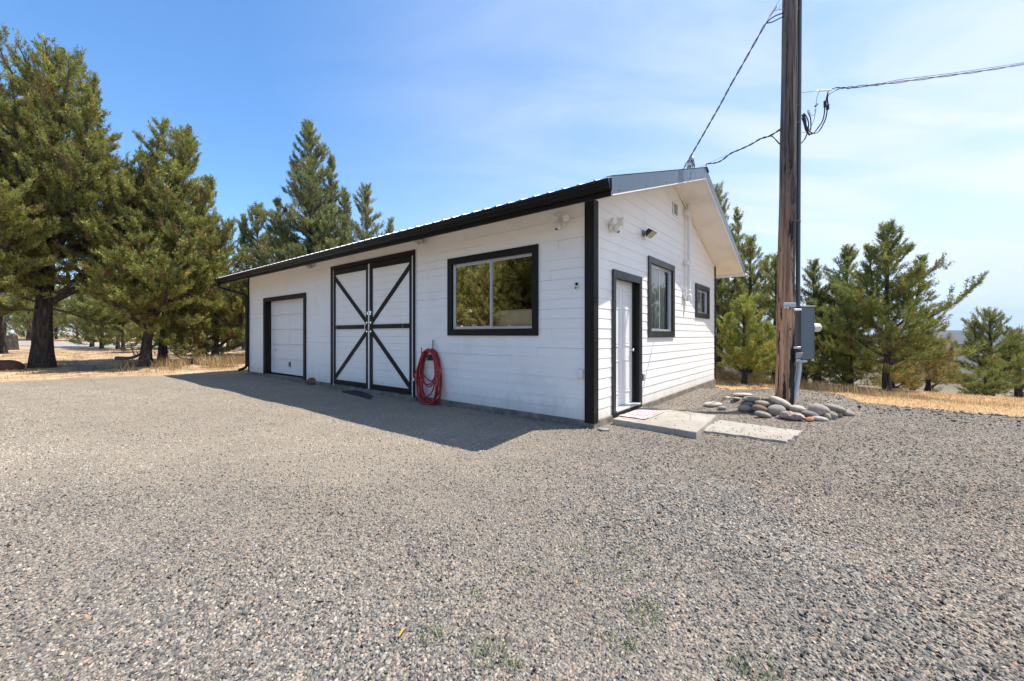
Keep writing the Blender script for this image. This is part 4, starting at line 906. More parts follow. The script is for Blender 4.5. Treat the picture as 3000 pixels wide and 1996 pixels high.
rocks = [  # px centre, w, h, tilt deg, colour, base level, rough, label
 (A6, 710, 665, 400, 130, 4, 'pale', 0.0, 0, 'wide flat pale cobble sunk in gravel at the left end of the rock pile'),
 (A6, 885, 750, 180, 95, 0, 'blue', 0.0, 0, 'small bluish cobble in front of the sunken flat pale one'),
 (A6, 1055, 545, 215, 125, -18, 'pale', 0.03, 0, 'pale cobble resting above the small round tan one, left part of the pile'),
 (A6, 1105, 640, 170, 105, -5, 'tan', 0.0, 0, 'small round tan cobble beside the tilted bluish one'),
 (A6, 1225, 525, 170, 65, -4, 'tan', 0.04, 0, 'small thin tan cobble behind the tilted bluish one'),
 (A6, 1370, 450, 370, 100, 0, 'pale', 0.08, 0, 'long flat pale cobble at the back left of the pile'),
 (A6, 1295, 610, 195, 170, 38, 'blue', 0.0, 0, 'bluish cobble standing tilted on its side'),
 (A6, 1600, 560, 370, 150, -8, 'blue', 0.10, 0, 'broad blue-grey cobble in the shade on top of the left part of the pile'),
 (A6, 1450, 765, 310, 155, -4, 'grey', 0.0, 0, 'grey cobble half in sun at the front left of the pile'),
 (A6, 1530, 670, 220, 110, 0, 'dark', 0.03, 0, 'dark cobble wedged in shade below the blue-grey one'),
 (A6, 1865, 655, 370, 140, -14, 'tan', 0.12, 0, 'elongated tan cobble with rusty blotches lying across the pile'),
 (A6, 1780, 775, 310, 190, -15, 'brown', 0.03, 0, 'brown cobble under the elongated tan one'),
 (A6, 1835, 905, 330, 155, -14, 'olive', 0.0, 0, 'olive-grey flat cobble lying alone in front of the pile'),
 (A6, 2150, 800, 410, 265, -4, 'grey', 0.0, 0, 'large rounded grey cobble under the tilted cream slab-like one'),
 (A7, 275, 455, 445, 170, -24, 'pale', 0.15, 0, 'cream slab-like cobble tilted to the right just in front of the pole'),
 (A7, 430, 620, 130, 120, 0, 'dark', 0.05, 0, 'small dark cobble peeping out between the cream ones'),
 (A7, 665, 620, 350, 195, -8, 'pale', 0.05, 0, 'oval cream cobble in the middle of the pile, above the rough rock'),
 (A7, 580, 785, 470, 215, -6, 'rough', 0.0, 0.09, 'rough jagged pinkish-grey rock at the front of the pile'),
 (A7, 270, 805, 170, 85, 0, 'rough', 0.0, 0.10, 'small jagged stone at the left foot of the rough rock'),
 (A7, 970, 740, 400, 170, -10, 'dark', 0.02, 0, 'dark grey cobble behind the orange stone'),
 (A7, 1195, 640, 400, 260, -12, 'pink', 0.06, 0, 'big rounded pinkish cobble, largest on the right half of the pile'),
 (A7, 1500, 590, 430, 170, -14, 'grey', 0.10, 0, 'long grey cobble leaning behind the big pinkish one'),
 (A7, 945, 855, 200, 125, 10, 'orange', 0.0, 0.08, 'small angular orange stone at the front of the pile'),
 (A7, 1190, 845, 320, 110, -10, 'white', 0.0, 0, 'thin whitish cobble beside the orange stone'),
 (A7, 1375, 795, 150, 170, 20, 'green', 0.0, 0.05, 'small greenish wedge of stone below the big pinkish cobble'),
 (A7, 1495, 775, 165, 180, 10, 'olive', 0.0, 0, 'round olive cobble at the right foot of the pile'),
 (A7, 1610, 745, 140, 130, 0, 'tan', 0.0, 0, 'tan cobble tucked right of the round olive one'),
 (A7, 1810, 710, 320, 140, -16, 'grey', 0.0, 0, 'flat grey cobble at the far right end of the pile'),
]
for i, (Af, x, y, w, h, tl_, colk, zb, rgh, lab) in enumerate(rocks):
    X_, Y_ = Af(x, y); xb, yb = Af(x, y + h * 0.5)
    zq = zb
    for _ in range(8):
        p = gr(xb, yb, zq); zq = 0.5 * zq + 0.5 * max(zb, hz(p.x, p.y))
    p = gr(xb, yb, zq); Yd = p.y + 0.04; sc_m = Yd / F_PX / 7.85
    wd, ht = w * sc_m / 2, h * sc_m / 2
    o = rock_mesh('cobble' if not rgh else 'rough_stone', wd * 1.10, wd * (0.72 + 0.2 * ((i * 37 % 10) / 10)), ht * 1.0, RM[colk], None, i + 3, rgh, 3 if not rgh else 2)
    c_ = at(X_, Y_, Yd + wd * 0.25); o.location = (c_.x, c_.y, c_.z); o.rotation_euler = (R(4 * math.sin(i)), R(-tl_), R(12 * math.sin(i * 2.1)))
    o.rotation_euler[1] = R(-tl_)
    tag(o, lab, 'rock', 'river cobbles heaped round the pole foot')
def lone_rock(name, p, s_, colk, rgh, seed, lab, cat='rock'):
    o = rock_mesh(name, *s_, RM[colk], None, seed, rgh, 3); o.location = p; tag(o, lab, cat); return o
p = gr(912, 1128, 0.0); lone_rock('rock', (p.x, p.y + 0.1, 0.07), (0.14, 0.12, 0.12), 'red', 0.05, 51, 'rough reddish-brown rock on the ground between the garage door and barn doors')
p = gr(1768, 1262, 0.0); lone_rock('flat_stone', (p.x, p.y + 0.03, 0.012), (0.075, 0.07, 0.022), 'blue', 0.02, 52, 'thin flat grey stone lying in gravel at the building corner', 'stone')
lone_rock('rock', (-18.95, 15.35, 0.12), (0.55, 0.42, 0.32), 'red', 0.03, 53, 'rounded reddish rock at the foot of the thick left trunk')
o = empty('concrete_block', (-15.55, 15.0, 0)); o.rotation_euler = (0, 0, 0.15); tag(o, 'dark grey concrete block in the dry grass between the left trunks', 'block')
m = MB(); m.box((-0.24, -0.1, 0), (0.24, 0.1, 0.22)); m.build('block', rock_mat('block_grey', (0.16, 0.155, 0.15)), o, 0.012)
o = empty('tree_stump', (-34.5, 28.0, hz(-34.5, 28.0))); tag(o, 'short dark sawn stump in dry grass at the left edge', 'stump')
MB().lathe([(0.62, -0.1), (0.55, 0.1), (0.5, 0.75), (0.49, 0.95), (0.40, 0.96)], n=18).build('stump', M_bark, o)

# ------------------------------------------------------------------ utility pole and its gear
PX, PY = 4.76, 7.17; PZ = hz(PX, PY) - 0.15
pole = empty('utility_pole', (PX, PY, 0)); tag(pole, 'tall weathered timber utility pole with dark tar streaks standing in the rock pile', 'utility pole')
m = MB(); n_ = 40; rows_ = 90; top = 9.6; vs = []
prs = np.random.RandomState(5)
grv = prs.uniform(0, 1, n_)
for k in range(rows_ + 1):
    z = PZ + (top - PZ) * k / rows_; rad = 0.141 - 0.0040 * z
    for j in range(n_):
        a = 2 * math.pi * j / n_; g = -0.006 * (1 if grv[j] > 0.72 and math.sin(z * 2.1 + j) > -0.3 else 0) + 0.0025 * math.sin(a * 7 + z * 1.3) + 0.003 * math.sin(a * 3 + z * 2.7)
        vs.append((0.0145 * z + (rad + g) * math.cos(a), (rad + g) * math.sin(a), z))
fs = [(k * n_ + j, k * n_ + (j + 1) % n_, (k + 1) * n_ + (j + 1) % n_, (k + 1) * n_ + j) for k in range(rows_) for j in range(n_)] + [tuple(range(rows_ * n_, rows_ * n_ + n_))]
m.add(vs, fs); m.build('pole', M_pole, pole)
def pole_x(z): return 0.0145 * z
m = MB(); m.tube([(pole_x(1.8) + 0.225, 0.02, 1.80), (pole_x(4) + 0.195, 0.01, 4.0), (pole_x(7) + 0.165, 0.0, 7.0), (pole_x(9.4) + 0.155, 0, 9.4)], 0.036, 14); 
t = NT('riser_grey'); n = t.noise(t.coord('Object', (8, 8, 1)), 2, 4, 0.6); t.set(t.mix(n, (0.055, 0.07, 0.075), (0.10, 0.12, 0.125)), 0.45, 0.3)
m.build('riser_conduit', t.m, pole, smooth=False)
m = MB()
for z in (3.3, 5.02, 5.32, 7.0): m.lathe([(0.039, 0), (0.045, 0.004), (0.045, 0.03), (0.039, 0.034)], (pole_x(z) + 0.215 - 0.0125 * (z - 1.8), 0.01, z), n=14); m.box((pole_x(z) + 0.08, -0.04, z), (pole_x(z) + 0.20 - 0.0125 * (z - 1.8), -0.03, z + 0.025))
m.build('conduit_strap', plain('rusty_strap', (0.14, 0.09, 0.06), 0.7, 0.3), pole)
# number plate and tags on the pole
t = NT('pole_plate'); n = t.noise(t.coord('Object'), 12, 3, 0.5); t.set(t.mix(n, (0.52, 0.53, 0.54), (0.66, 0.67, 0.68)), 0.5, 0.3); M_plate = t.m
pz = CAMH - (893.5 - Y0) / F_PX * (PY - 0.14)
pl0 = (2294.8 - 1500) / F_PX * (PY - 0.14) - PX; pl1 = (2331 - 1500) / F_PX * (PY - 0.14) - PX
plate = MB(); plate.box((pl0, -0.152, pz - 0.034), (pl1, -0.149, pz + 0.037)); plo = plate.build('number_plate', M_plate, pole, 0.001)
cu = bpy.data.curves.new('plate_number', 'FONT'); cu.body = '10405'; cu.size = 0.058; cu.extrude = 0.0006; cu.space_character = 1.15
tob = bpy.data.objects.new('plate_number', cu); C.objects.link(tob)
bpy.context.view_layer.update()
dg = bpy.context.evaluated_depsgraph_get(); tme = bpy.data.meshes.new_from_object(tob.evaluated_get(dg)); bpy.data.objects.remove(tob)
tme.materials.clear(); tme.materials.append(plain('plate_emboss', (0.26, 0.26, 0.27), 0.5))
txt = bpy.data.objects.new('plate_number', tme); C.objects.link(txt); txt.parent = plo
txt.location = (pl0 + 0.035, -0.1528, pz - 0.028); txt.rotation_euler = (R(90), 0, 0); 
m = MB()
for x in (2299, 2307): 
    q = (x - 1500) / F_PX * (PY - 0.14) - PX; zq = CAMH - (899.0 - Y0) / F_PX * (PY - 0.14)
    m.lathe([(0.017, 0), (0.017, 0.002)], (q, -0.150, zq - 0.012), (0, -1, 0), 14); m.lathe([(0.011, 0), (0.011, 0.002)], (q, -0.150, zq + 0.012), (0, -1, 0), 12)
m.build('round_tag', M_plwhite, pole)
# meter cabinet beside the pole
mc = empty('meter_cabinet', (PX + 0.205, PY, 0.0)); tag(mc, 'tall grey electric meter cabinet fixed to the right side of the pole', 'meter cabinet')
m = MB(); m.box((0, -0.13, 0.915), (0.215, 0.20, 1.80)); m.box((0.2155, -0.128, 0.925), (0.232, 0.198, 1.80)); cab = m.build('cabinet', M_grey, mc, 0.006)
MB().box((-0.004, -0.138, 1.8005), (0.243, 0.208, 1.832)).build('lid', M_grey, mc, 0.005)
m = MB(); m.lathe([(0.075, 0), (0.075, 0.02)], (0.2325, -0.045, 1.46), (1, 0, 0), 20); m.build('meter_ring', plain('ring_blue_grey', (0.25, 0.38, 0.50), 0.3, 0.6), mc)
m = MB(); m.lathe([(0.074, 0), (0.074, 0.10), (0.066, 0.115), (0.02, 0.119)], (0.2527, -0.045, 1.46), (1, 0, 0), 20); mt_ = m.build('meter', plain('meter_plastic', (0.72, 0.68, 0.58), 0.2), mc, smooth=False)
m = MB(); m.lathe([(0.008, 0), (0.008, 0.003)], (0.325, -0.119, 1.455), (0, -1, 0), 10); m.build('mark', M_dark, mt_)
m = MB(); m.box((0.233, -0.10, 1.24), (0.25, -0.06, 1.29)); m.box((0.215, -0.10, 0.885), (0.245, -0.05, 0.93)); m.build('hasp', M_chrome, mc, 0.003)
m = MB()
for (x, z) in ((0.12, 1.71), (0.12, 1.48), (0.12, 1.22), (0.17, 1.43), (0.17, 1.40)): m.lathe([(0.005, 0), (0.005, 0.002)], (x, -0.130, z), (0, -1, 0), 8)
m.build('rivet', plain('rivet_light', (0.3, 0.32, 0.33), 0.4, 0.5), mc)
m = MB(); m.box((-0.13, -0.145, 1.745), (-0.002, -0.137, 1.780)); m.build('bracket', M_alu, mc, 0.002)
wp = [(0.055, 0.0, 0.914), (0.055, 0.0, 0.80), (0.035, 0.0, 0.62), (0.0, 0.0, 0.42), (-0.03, 0.0, 0.25), (-0.045, 0, 0.02)]
m = MB(); m.tube(catmull(wp, 5), 0.042, 14); m.lathe([(0.044, 0), (0.117, 0.01), (0.117, 0.05), (0.044, 0.06)], (0.055, 0, 0.85), n=14); m.build('drain_conduit', plain('pale_blue_grey_pipe', (0.52, 0.56, 0.60), 0.35), mc, smooth=True)
ob = empty('outlet_box', (PX + 0.10, PY - 0.14, 0.9)); tag(ob, 'small weatherproof outlet box with flip cover on the pole below the cabinet bracket', 'outlet')
m = MB(); m.box((-0.03, -0.02, -0.03), (0.07, 0.05, 0.17)); m.tube([(0.02, 0.0, 0.17), (0.02, 0.0, 0.215), (0.0, 0.03, 0.23)], 0.018, 10); m.build('box', M_darkmet, ob, 0.006)
MB().hexa([(-0.02, -0.035, 0.03), (0.06, -0.035, 0.03), (0.06, -0.0205, 0.03), (-0.02, -0.0205, 0.03), (-0.012, -0.03, 0.13), (0.117, -0.03, 0.13), (0.117, -0.0205, 0.13), (-0.012, -0.0205, 0.13)]).build('cover', plain('cover_tan_grey', (0.33, 0.30, 0.27), 0.5), ob, 0.003)
MB().box((-0.02, -0.045, -0.03), (0.06, -0.021, 0.01)).build('socket_lid', plain('bluish_plastic', (0.35, 0.42, 0.48), 0.3), ob, 0.003)
MB().box((-0.045, -0.024, 0.20), (0.075, -0.012, 0.235)).build('strap', M_alu, ob, 0.002)

# ---- cables
def cable(name, runs, label, group=None):
    o = empty(name, (0, 0, 0)); tag(o, label, 'cable', group)
    m = MB()
    for pts, r_ in runs: m.tube(catmull(pts, 8), r_, 6)
    m.build('wire', M_cable, o, smooth=True); return o
def twisted(pts, n=60, r_=0.012, tw=9, rad=0.0085):
    c = catmull(pts, 10); out = [[], []]
    L_ = len(c)
    for i, p in enumerate(c):
        tdir = (c[min(i + 1, L_ - 1)] - c[max(i - 1, 0)]).normalized(); u_ = tdir.cross(Vector((0, 0, 1))).normalized(); w_ = tdir.cross(u_)
        a = i / L_ * tw * 2 * math.pi
        for k in (0, 1): out[k].append(p + (u_ * math.cos(a + k * math.pi) + w_ * math.sin(a + k * math.pi)) * r_)
    return out
Z8b = lambda x, y, Y: at(1950 + x / 2.613, y / 2.613, Y)
def run_tw(m, pts, tw=9, rad=0.0085, off=0.012):
    for q in twisted(pts, 60, off, tw): m.tube(q, rad, 6)
# A: service drop from the pole head down past the mast to the roof
o = empty('service_cable', (0, 0, 0)); tag(o, 'steep twisted black cable running from the pole head down to the roof by the mast', 'cable')
A_pts = [Z8b(760, 190, 7.35), Z8b(620, 440, 7.8), Z8b(500, 650, 8.2), Z8b(420, 800, 8.5), Z8b(340, 940, 8.8), Z8b(260, 1080, 9.1), Z8b(190, 1200, 9.35), Z8b(120, 1325, 9.6), Z8b(95, 1375, 9.75)]
m = MB(); run_tw(m, A_pts, 9, 0.0085, 0.011)
m.tube(catmull([Z8b(760, 190, 7.35), Z8b(800, 148, 7.3), Z8b(850, 118, 7.22), Z8b(905, 100, 7.17)], 6), 0.010, 6)
m.tube(catmull([Z8b(768, 178, 7.35), Z8b(810, 172, 7.3), Z8b(860, 148, 7.22), Z8b(905, 125, 7.17)], 6), 0.010, 6)
m.build('wire', M_cable, o, smooth=True)
m = MB(); m.tube([Z8b(765, 185, 7.35), Z8b(800, 118, 7.36), Z8b(875, -4, 7.4), Z8b(930, -120, 7.4)], 0.005, 5); m.tube([Z8b(838, 82, 7.36), Z8b(870, 74, 7.25), Z8b(905, 66, 7.17)], 0.005, 5)
m.tube([Z8b(862, 78, 7.36), Z8b(876, 45, 7.25), Z8b(905, 25, 7.17)], 0.0035, 5); m.build('messenger_wire', M_steelwire, o)
m = MB(); m.tube([Z8b(797, 124, 7.35), Z8b(845, 55, 7.36)], 0.020, 8); m.build('wedge_clamp', M_alu, o)
# B: lower cable from the pole to the mast
o = empty('service_cable', (0, 0, 0)); tag(o, 'lower sagging twisted black cable between the pole and the roof mast', 'cable')
B_pts = [Z8b(893, 982, 7.17), Z8b(800, 1040, 7.4), Z8b(730, 1062, 7.6), Z8b(650, 1108, 7.85), Z8b(570, 1145, 8.1), Z8b(500, 1175, 8.35), Z8b(430, 1228, 8.6), Z8b(380, 1248, 8.8), Z8b(316, 1254, 9.0)]
m = MB(); run_tw(m, B_pts, 6, 0.0085, 0.009)
m.tube(catmull([Z8b(803, 1040, 7.4), Z8b(830, 1055, 7.33), Z8b(860, 1090, 7.25), Z8b(895, 1125, 7.17)], 6), 0.010, 6)
m.tube(catmull([Z8b(316, 1252, 9.0), Z8b(309, 1275, 9.0), Z8b(312, 1300, 9.05), Z8b(318, 1315, 9.1)], 5), 0.008, 6)
m.build('wire', M_cable, o, smooth=True)
m = MB(); m.tube([Z8b(475, 1186, 8.4), Z8b(410, 1215, 8.7), Z8b(305, 1262, 9.02), Z8b(230, 1298, 9.28)], 0.0045, 5); m.tube([Z8b(845, 1003, 7.3), Z8b(893, 1005, 7.17)], 0.0045, 5); m.build('messenger_wire', M_steelwire, o)
# drip loops at the weatherhead
o = empty('drip_loop_cable', (0, 0, 0)); tag(o, 'short black wires looping out of the weatherhead on the roof', 'cable')
m = MB(); m.tube(catmull([Z8b(200, 1222, 9.20), Z8b(215, 1262, 9.16), Z8b(228, 1312, 9.16)], 6), 0.008, 6); m.tube(catmull([Z8b(198, 1228, 9.20), Z8b(205, 1275, 9.16), Z8b(222, 1315, 9.15)], 6), 0.008, 6); m.tube(catmull([Z8b(216, 1225, 9.20), Z8b(222, 1265, 9.18), Z8b(220, 1300, 9.2)], 6), 0.006, 6)
m.build('wire', M_cable, o, smooth=True)
# C: right-hand span and its drip loops
Z7b = lambda x, y, Y: at(2300 + x / 7.125, 220 + y / 7.125, Y)
o = empty('service_cable', (0, 0, 0)); tag(o, 'black overhead cable leaving the pole to the right edge with hanging drip loops', 'cable')
C_pts = [Z7b(1170, 268, 7.5), at(2480, 258, 7.6), at(2530, 252, 7.9), at(2600, 245, 8.3), at(2700, 232, 8.9), at(2800, 219, 9.5), at(2900, 205, 10.2), at(3000, 188, 11.0), at(3150, 160, 12.5), Vector((24.0, 15.5, 14.2)), Vector((36.0, 20.5, 22.0))]
m = MB(); run_tw(m, C_pts, 7, 0.0085, 0.014)
m.tube(catmull([at(2460, 257, 7.5), at(2500, 258, 7.7), at(2560, 250, 8.1), at(2640, 233, 8.6), at(2800, 213, 9.5), at(3000, 183, 11.0), at(3150, 152, 12.5)], 8), 0.006, 6)
for pts in ([(1180, 268), (1060, 262), (990, 290)], [(1150, 275), (1040, 330), (935, 390), (885, 470), (900, 640)], [(905, 345), (880, 420), (850, 560)],
            [(850, 560), (830, 650), (820, 800), (780, 960), (690, 1100), (600, 1210), (530, 1235), (480, 1200), (440, 1080), (430, 940), (380, 800)],
            [(895, 640), (880, 740), (850, 900), (780, 1060), (700, 1180), (600, 1218), (520, 1185), (470, 1120), (410, 960), (370, 820)],
            [(490, 800), (530, 900), (540, 1050), (530, 1160)], [(395, 800), (450, 880), (490, 1000), (485, 1130)], [(350, 830), (400, 960), (440, 1120), (480, 1180)], [(350, 890), (390, 1000), (430, 1150), (500, 1250), (530, 1235)],
            [(455, 1230), (430, 1300), (395, 1360), (345, 1420)]):
    m.tube(catmull([Z7b(a, b, 7.28 + 0.0003 * a) for a, b in pts], 6), 0.0105, 6)
m.build('wire', M_cable, o, smooth=True)
for p0, p1, r_ in (((835, 545), (838, 670), 0.026), ((890, 625), (888, 720), 0.026), ((632, 655), (672, 605), 0.018)): MB().tube([Z7b(*p0, 7.28 + 0.0003 * p0[0]), Z7b(*p1, 7.28 + 0.0003 * p1[0])], r_, 8).build('splice_cover', M_cable, o)
m = MB(); m.tube([Z7b(720, 330, 7.4), Z7b(960, 318, 7.5)], 0.015, 8); m.tube([Z7b(650, 335, 7.42), Z7b(720, 325, 7.42)], 0.008, 6); m.tube([Z7b(640, 700, 7.4), Z7b(632, 775, 7.4)], 0.012, 6); m.tube([Z7b(485, 735, 7.4), Z7b(495, 800, 7.4)], 0.02, 6); m.build('wedge_clamp', M_alu, o)
m = MB()
for pts in ([(270, 385), (350, 372), (650, 330)], [(350, 362), (650, 325)], [(960, 300), (1180, 285)], [(710, 345), (670, 450), (648, 600)], [(520, 795), (560, 850), (610, 830), (635, 780)], [(632, 790), (600, 950), (540, 1080), (500, 1150)], [(345, 1200), (440, 1200)]):
    m.tube(catmull([Z7b(a, b, 7.3 + 0.0002 * a) for a, b in pts], 5), 0.0042, 5)
m.build('messenger_wire', plain('blue_grey_wire', (0.10, 0.20, 0.32), 0.4, 0.4), o)

# ------------------------------------------------------------------ junipers
PAL = {'olive': ((0.075, 0.095, 0.026), (0.38, 0.39, 0.115)), 'green': ((0.060, 0.088, 0.026), (0.32, 0.36, 0.105)), 'blue': ((0.085, 0.115, 0.05), (0.34, 0.38, 0.175)),
       'bright': ((0.22, 0.26, 0.055), (0.42, 0.44, 0.12)), 'brown': ((0.22, 0.175, 0.06), (0.36, 0.28, 0.11))}
def leaf_quads(P, D, U, ln, wd):
    """diamond leaflets at P, along D, width dir U"""
    n = len(P); v = np.empty((n, 4, 3), np.float32)
    ln = ln[:, None]; wd = wd[:, None]
    v[:, 0] = P - D * ln * 0.5; v[:, 1] = P + U * wd * 0.5; v[:, 2] = P + D * ln * 0.5; v[:, 3] = P - U * wd * 0.5
    return v.reshape(-1, 3), np.arange(n * 4).reshape(n, 4)
def unit(a): return a / np.maximum(np.linalg.norm(a, axis=-1, keepdims=True), 1e-6)
def juniper(name, loc, H, Rr, label, seed, pal='olive', crown=0.22, trunk_r=0.15, leaders=(), tuft=0.2, nleaf=24, dens=1.0, leaf=0.11, lean=(0, 0), group=None, shape='cone', dead=0.05, low_skirt=False, asym=None, trunk_fork=None):
    rs = np.random.RandomState(seed)
    root = empty(name, loc); tag(root, label, 'tree', group)
    tr = MB(); tw = MB()
    axes = []   # list of (polyline points, radius profile, start frac)
    H0 = H
    main = [Vector((lean[0] * (k / 10) ** 1.3 * 1.0 + 0.04 * H * 0.15 * math.sin(k * 1.1 + seed) * (k > 0), lean[1] * (k / 10) ** 1.3 + 0.006 * H * math.cos(k * 1.7 + seed) * (k > 0), H * k / 10)) for k in range(11)]
    axes.append((main, Rr, crown))
    for (az, hs, out, he, rad) in leaders:    # azimuth deg, start height frac, outwards metres, top height frac, crown radius
        a = R(az); k0 = hs * 10; b = main[int(k0)].lerp(main[min(int(k0) + 1, 10)], k0 - int(k0))
        top = Vector((math.cos(a) * out, math.sin(a) * out, H * he)) + Vector((main[5].x, main[5].y, 0))
        L = [b, b + Vector((math.cos(a) * out * 0.55, math.sin(a) * out * 0.55, (top.z - b.z) * 0.22)), b + Vector((math.cos(a) * out * 0.85, math.sin(a) * out * 0.85, (top.z - b.z) * 0.55)), top]
        L = catmull(L, 4); axes.append((L, rad, 0.22))
        tr.tube(L, [max(trunk_r * 0.5 * (1 - i / len(L)) ** 0.8, 0.012) for i in range(len(L))], 7)
    # trunk with fluted, twisted bark
    nn_ = 22; rows_t = 26; vs = []
    for k in range(rows_t + 1):
        fz_ = k / rows_t * 0.97; i0 = min(int(fz_ * 10), 9); c = main[i0].lerp(main[i0 + 1], fz_ * 10 - i0)
        rad = trunk_r * 0.88 * (1 - fz_) ** 0.9 + 0.012 + trunk_r * 0.42 * math.exp(-c.z / (trunk_r * 1.3))
        for j in range(nn_):
            a = 2 * math.pi * j / nn_; g = 1 + 0.12 * math.sin(a * 3 + c.z * 0.9 + seed) + 0.08 * math.sin(a * 7 - c.z * 1.4) + 0.05 * math.sin(a * 11 + c.z * 5)
            vs.append((c.x + rad * g * math.cos(a), c.y + rad * g * math.sin(a), c.z - (0.25 if k == 0 else 0)))
    tr.add(vs, [(k * nn_ + j, k * nn_ + (j + 1) % nn_, (k + 1) * nn_ + (j + 1) % nn_, (k + 1) * nn_ + j) for k in range(rows_t) for j in range(nn_)])
    if trunk_fork:
        tr.tube(catmull([(0, 0, trunk_fork[0]), (trunk_fork[1] * 0.4, trunk_fork[2] * 0.4, trunk_fork[0] + 0.5), (trunk_fork[1], trunk_fork[2], trunk_fork[3])], 5), [trunk_r * 0.5 * (1 - 0.06 * i) for i in range(11)], 10)
    trunk = tr.build('trunk', M_bark, root)
    TP, TD, TS, TC = [], [], [], []     # tufts
    for ai, (ax, rad, c0) in enumerate(axes):
        L = (ax[-1] - ax[0]).length; nb = int(L / 0.150 * dens * (1 if ai else 1.2))
        az = rs.uniform(0, 6.28)
        for b in range(nb):
            u_ = c0 + (0.985 - c0) * ((b + rs.uniform(0, 1)) / nb) ** 0.88
            i_ = u_ * (len(ax) - 1); i0 = min(int(i_), len(ax) - 2); p0 = ax[i0].lerp(ax[i0 + 1], i_ - i0)
            az += 2.399 + rs.uniform(-0.6, 0.6)
            q = (u_ - c0) / (1 - c0)
            if shape == 'fir': prof = (1 - q) ** 0.92 * (0.75 + 0.25 * min(1, q / 0.1))
            elif shape == 'cone' or ai: prof = (1 - q) ** 0.72 * (0.72 + 0.28 * min(1, q / 0.12))
            elif shape == 'round': prof = (1 - q ** 1.9) ** 0.85 * (0.72 + 0.28 * min(1, q / 0.25))
            else: prof = (1 - q) ** 0.6
            bl = rad * prof * rs.choice([rs.uniform(0.45, 0.9), rs.uniform(0.8, 1.2)]) + 0.10
            if asym is not None:
                bl *= 1 + asym[1] * math.cos(az - R(asym[0]))
            el = R(2 + 52 * q + rs.uniform(-14, 16))
            d = np.array([math.cos(az) * math.cos(el), math.sin(az) * math.cos(el), math.sin(el)])
            k = max(3, int(bl / 0.35) + 2); pts = []; p = np.array(p0); dd = d.copy()
            for s_ in range(k + 1):
                pts.append(p.copy()); dd = dd + np.array([0, 0, 0.09 + 0.10 * q]) * (bl / k) + rs.normal(0, 0.09, 3); dd /= np.linalg.norm(dd); p = p + dd * bl / k
            if bl > 0.35:
                (tr if False else tw).tube([Vector(x) for x in pts], [max(0.022 * bl * trunk_r / 0.25 * (1 - i / (k + 1)) + 0.006, 0.006) for i in range(k + 1)], 4, cap=False)
            pts = np.array(pts)
            ns = max(3, int(bl / (tuft * 0.60)))
            for s_ in range(ns):
                lo_ = 0.24 - 0.18 * min(1, q * 1.6); f_ = lo_ + (1 - lo_) * (s_ + rs.uniform(0, 1)) / ns if bl > 0.6 else (s_ + 0.5) / ns
                ii = f_ * k; j0 = min(int(ii), k - 1); pp = pts[j0] + (pts[j0 + 1] - pts[j0]) * (ii - j0); td = unit(pts[j0 + 1] - pts[j0])
                side = np.cross(td, [0, 0, 1]); side = unit(side)
                sg_ = rs.choice([-1, 1]); sl_ = rs.uniform(0.1, 0.42) * bl * (1.05 - f_ * 0.7) + 0.05
                off = (side * sg_ * rs.uniform(0.4, 1) + np.array([0, 0, rs.uniform(-0.15, 0.75)]) + td * 0.5); off = unit(off)
                isdead = rs.rand() < dead
                m_ = max(1, int(sl_ / (tuft * 0.90)))
                for w_ in range(m_ + 1):
                    TP.append(pp + off * sl_ * (w_ + 0.35) / (m_ + 0.35)); TD.append(unit(off * 0.6 + td * 0.4 + np.array([0, 0, 0.55]))); TS.append(tuft * rs.uniform(0.5, 1.05)); TC.append(-1 if isdead else rs.rand() * 0.6 + 0.4 * rs.rand())
            TP.append(pts[-1]); TD.append(unit(dd + np.array([0, 0, 0.6]))); TS.append(tuft * 0.9); TC.append(rs.rand())
        TP.append(np.array(ax[-1])); TD.append(np.array([0, 0, 1.0])); TS.append(tuft * 0.8); TC.append(rs.rand())
        for e in range(6): TP.append(np.array(ax[-1]) - np.array([0, 0, 0.12 * e]) + rs.normal(0, 0.03 + 0.015 * e, 3)); TD.append(np.array([0, 0, 1.0])); TS.append(tuft * 0.6); TC.append(rs.rand())
    TP, TD, TS, TC = np.array(TP), np.array(TD), np.array(TS), np.array(TC)
    keep = TP[:, 2] > 0.12; TP, TD, TS, TC = TP[keep], TD[keep], TS[keep], TC[keep]
    if tw.v: tw.build('branches', M_twig, root, normals=False)
    nT = len(TP); n = int(nleaf * 2.1); leaf = leaf * 0.60
    ctr = np.repeat(TP, n, 0); dr = np.repeat(TD, n, 0); ss_ = np.repeat(TS, n)
    off = rs.normal(0, 0.38, (nT * n, 3)); al = rs.uniform(-0.7, 1.0, nT * n)
    Ppos = ctr + off * ss_[:, None] * 0.44 + dr * (al * ss_ * 0.9)[:, None]
    Dl = unit(dr * 0.8 + unit(off) * 0.75 + rs.normal(0, 0.25, (nT * n, 3))); Ul = unit(np.cross(Dl, rs.normal(0, 1, (nT * n, 3))))
    ln_ = leaf * 1.12 * rs.uniform(0.6, 1.5, nT * n) * (ss_ / tuft); wd_ = ln_ * rs.uniform(0.18, 0.32, nT * n)
    v_, f_ = leaf_quads(Ppos, Dl, Ul, ln_, wd_)
    c0_, c1_ = np.array(PAL[pal][0]), np.array(PAL[pal][1])
    tc_ = np.repeat(TC, n)[:, None]; mixf = np.clip(np.clip(tc_, 0, 1) ** 1.3 * 0.95 + rs.uniform(-0.05, 0.25, (nT * n, 1)), 0, 1)
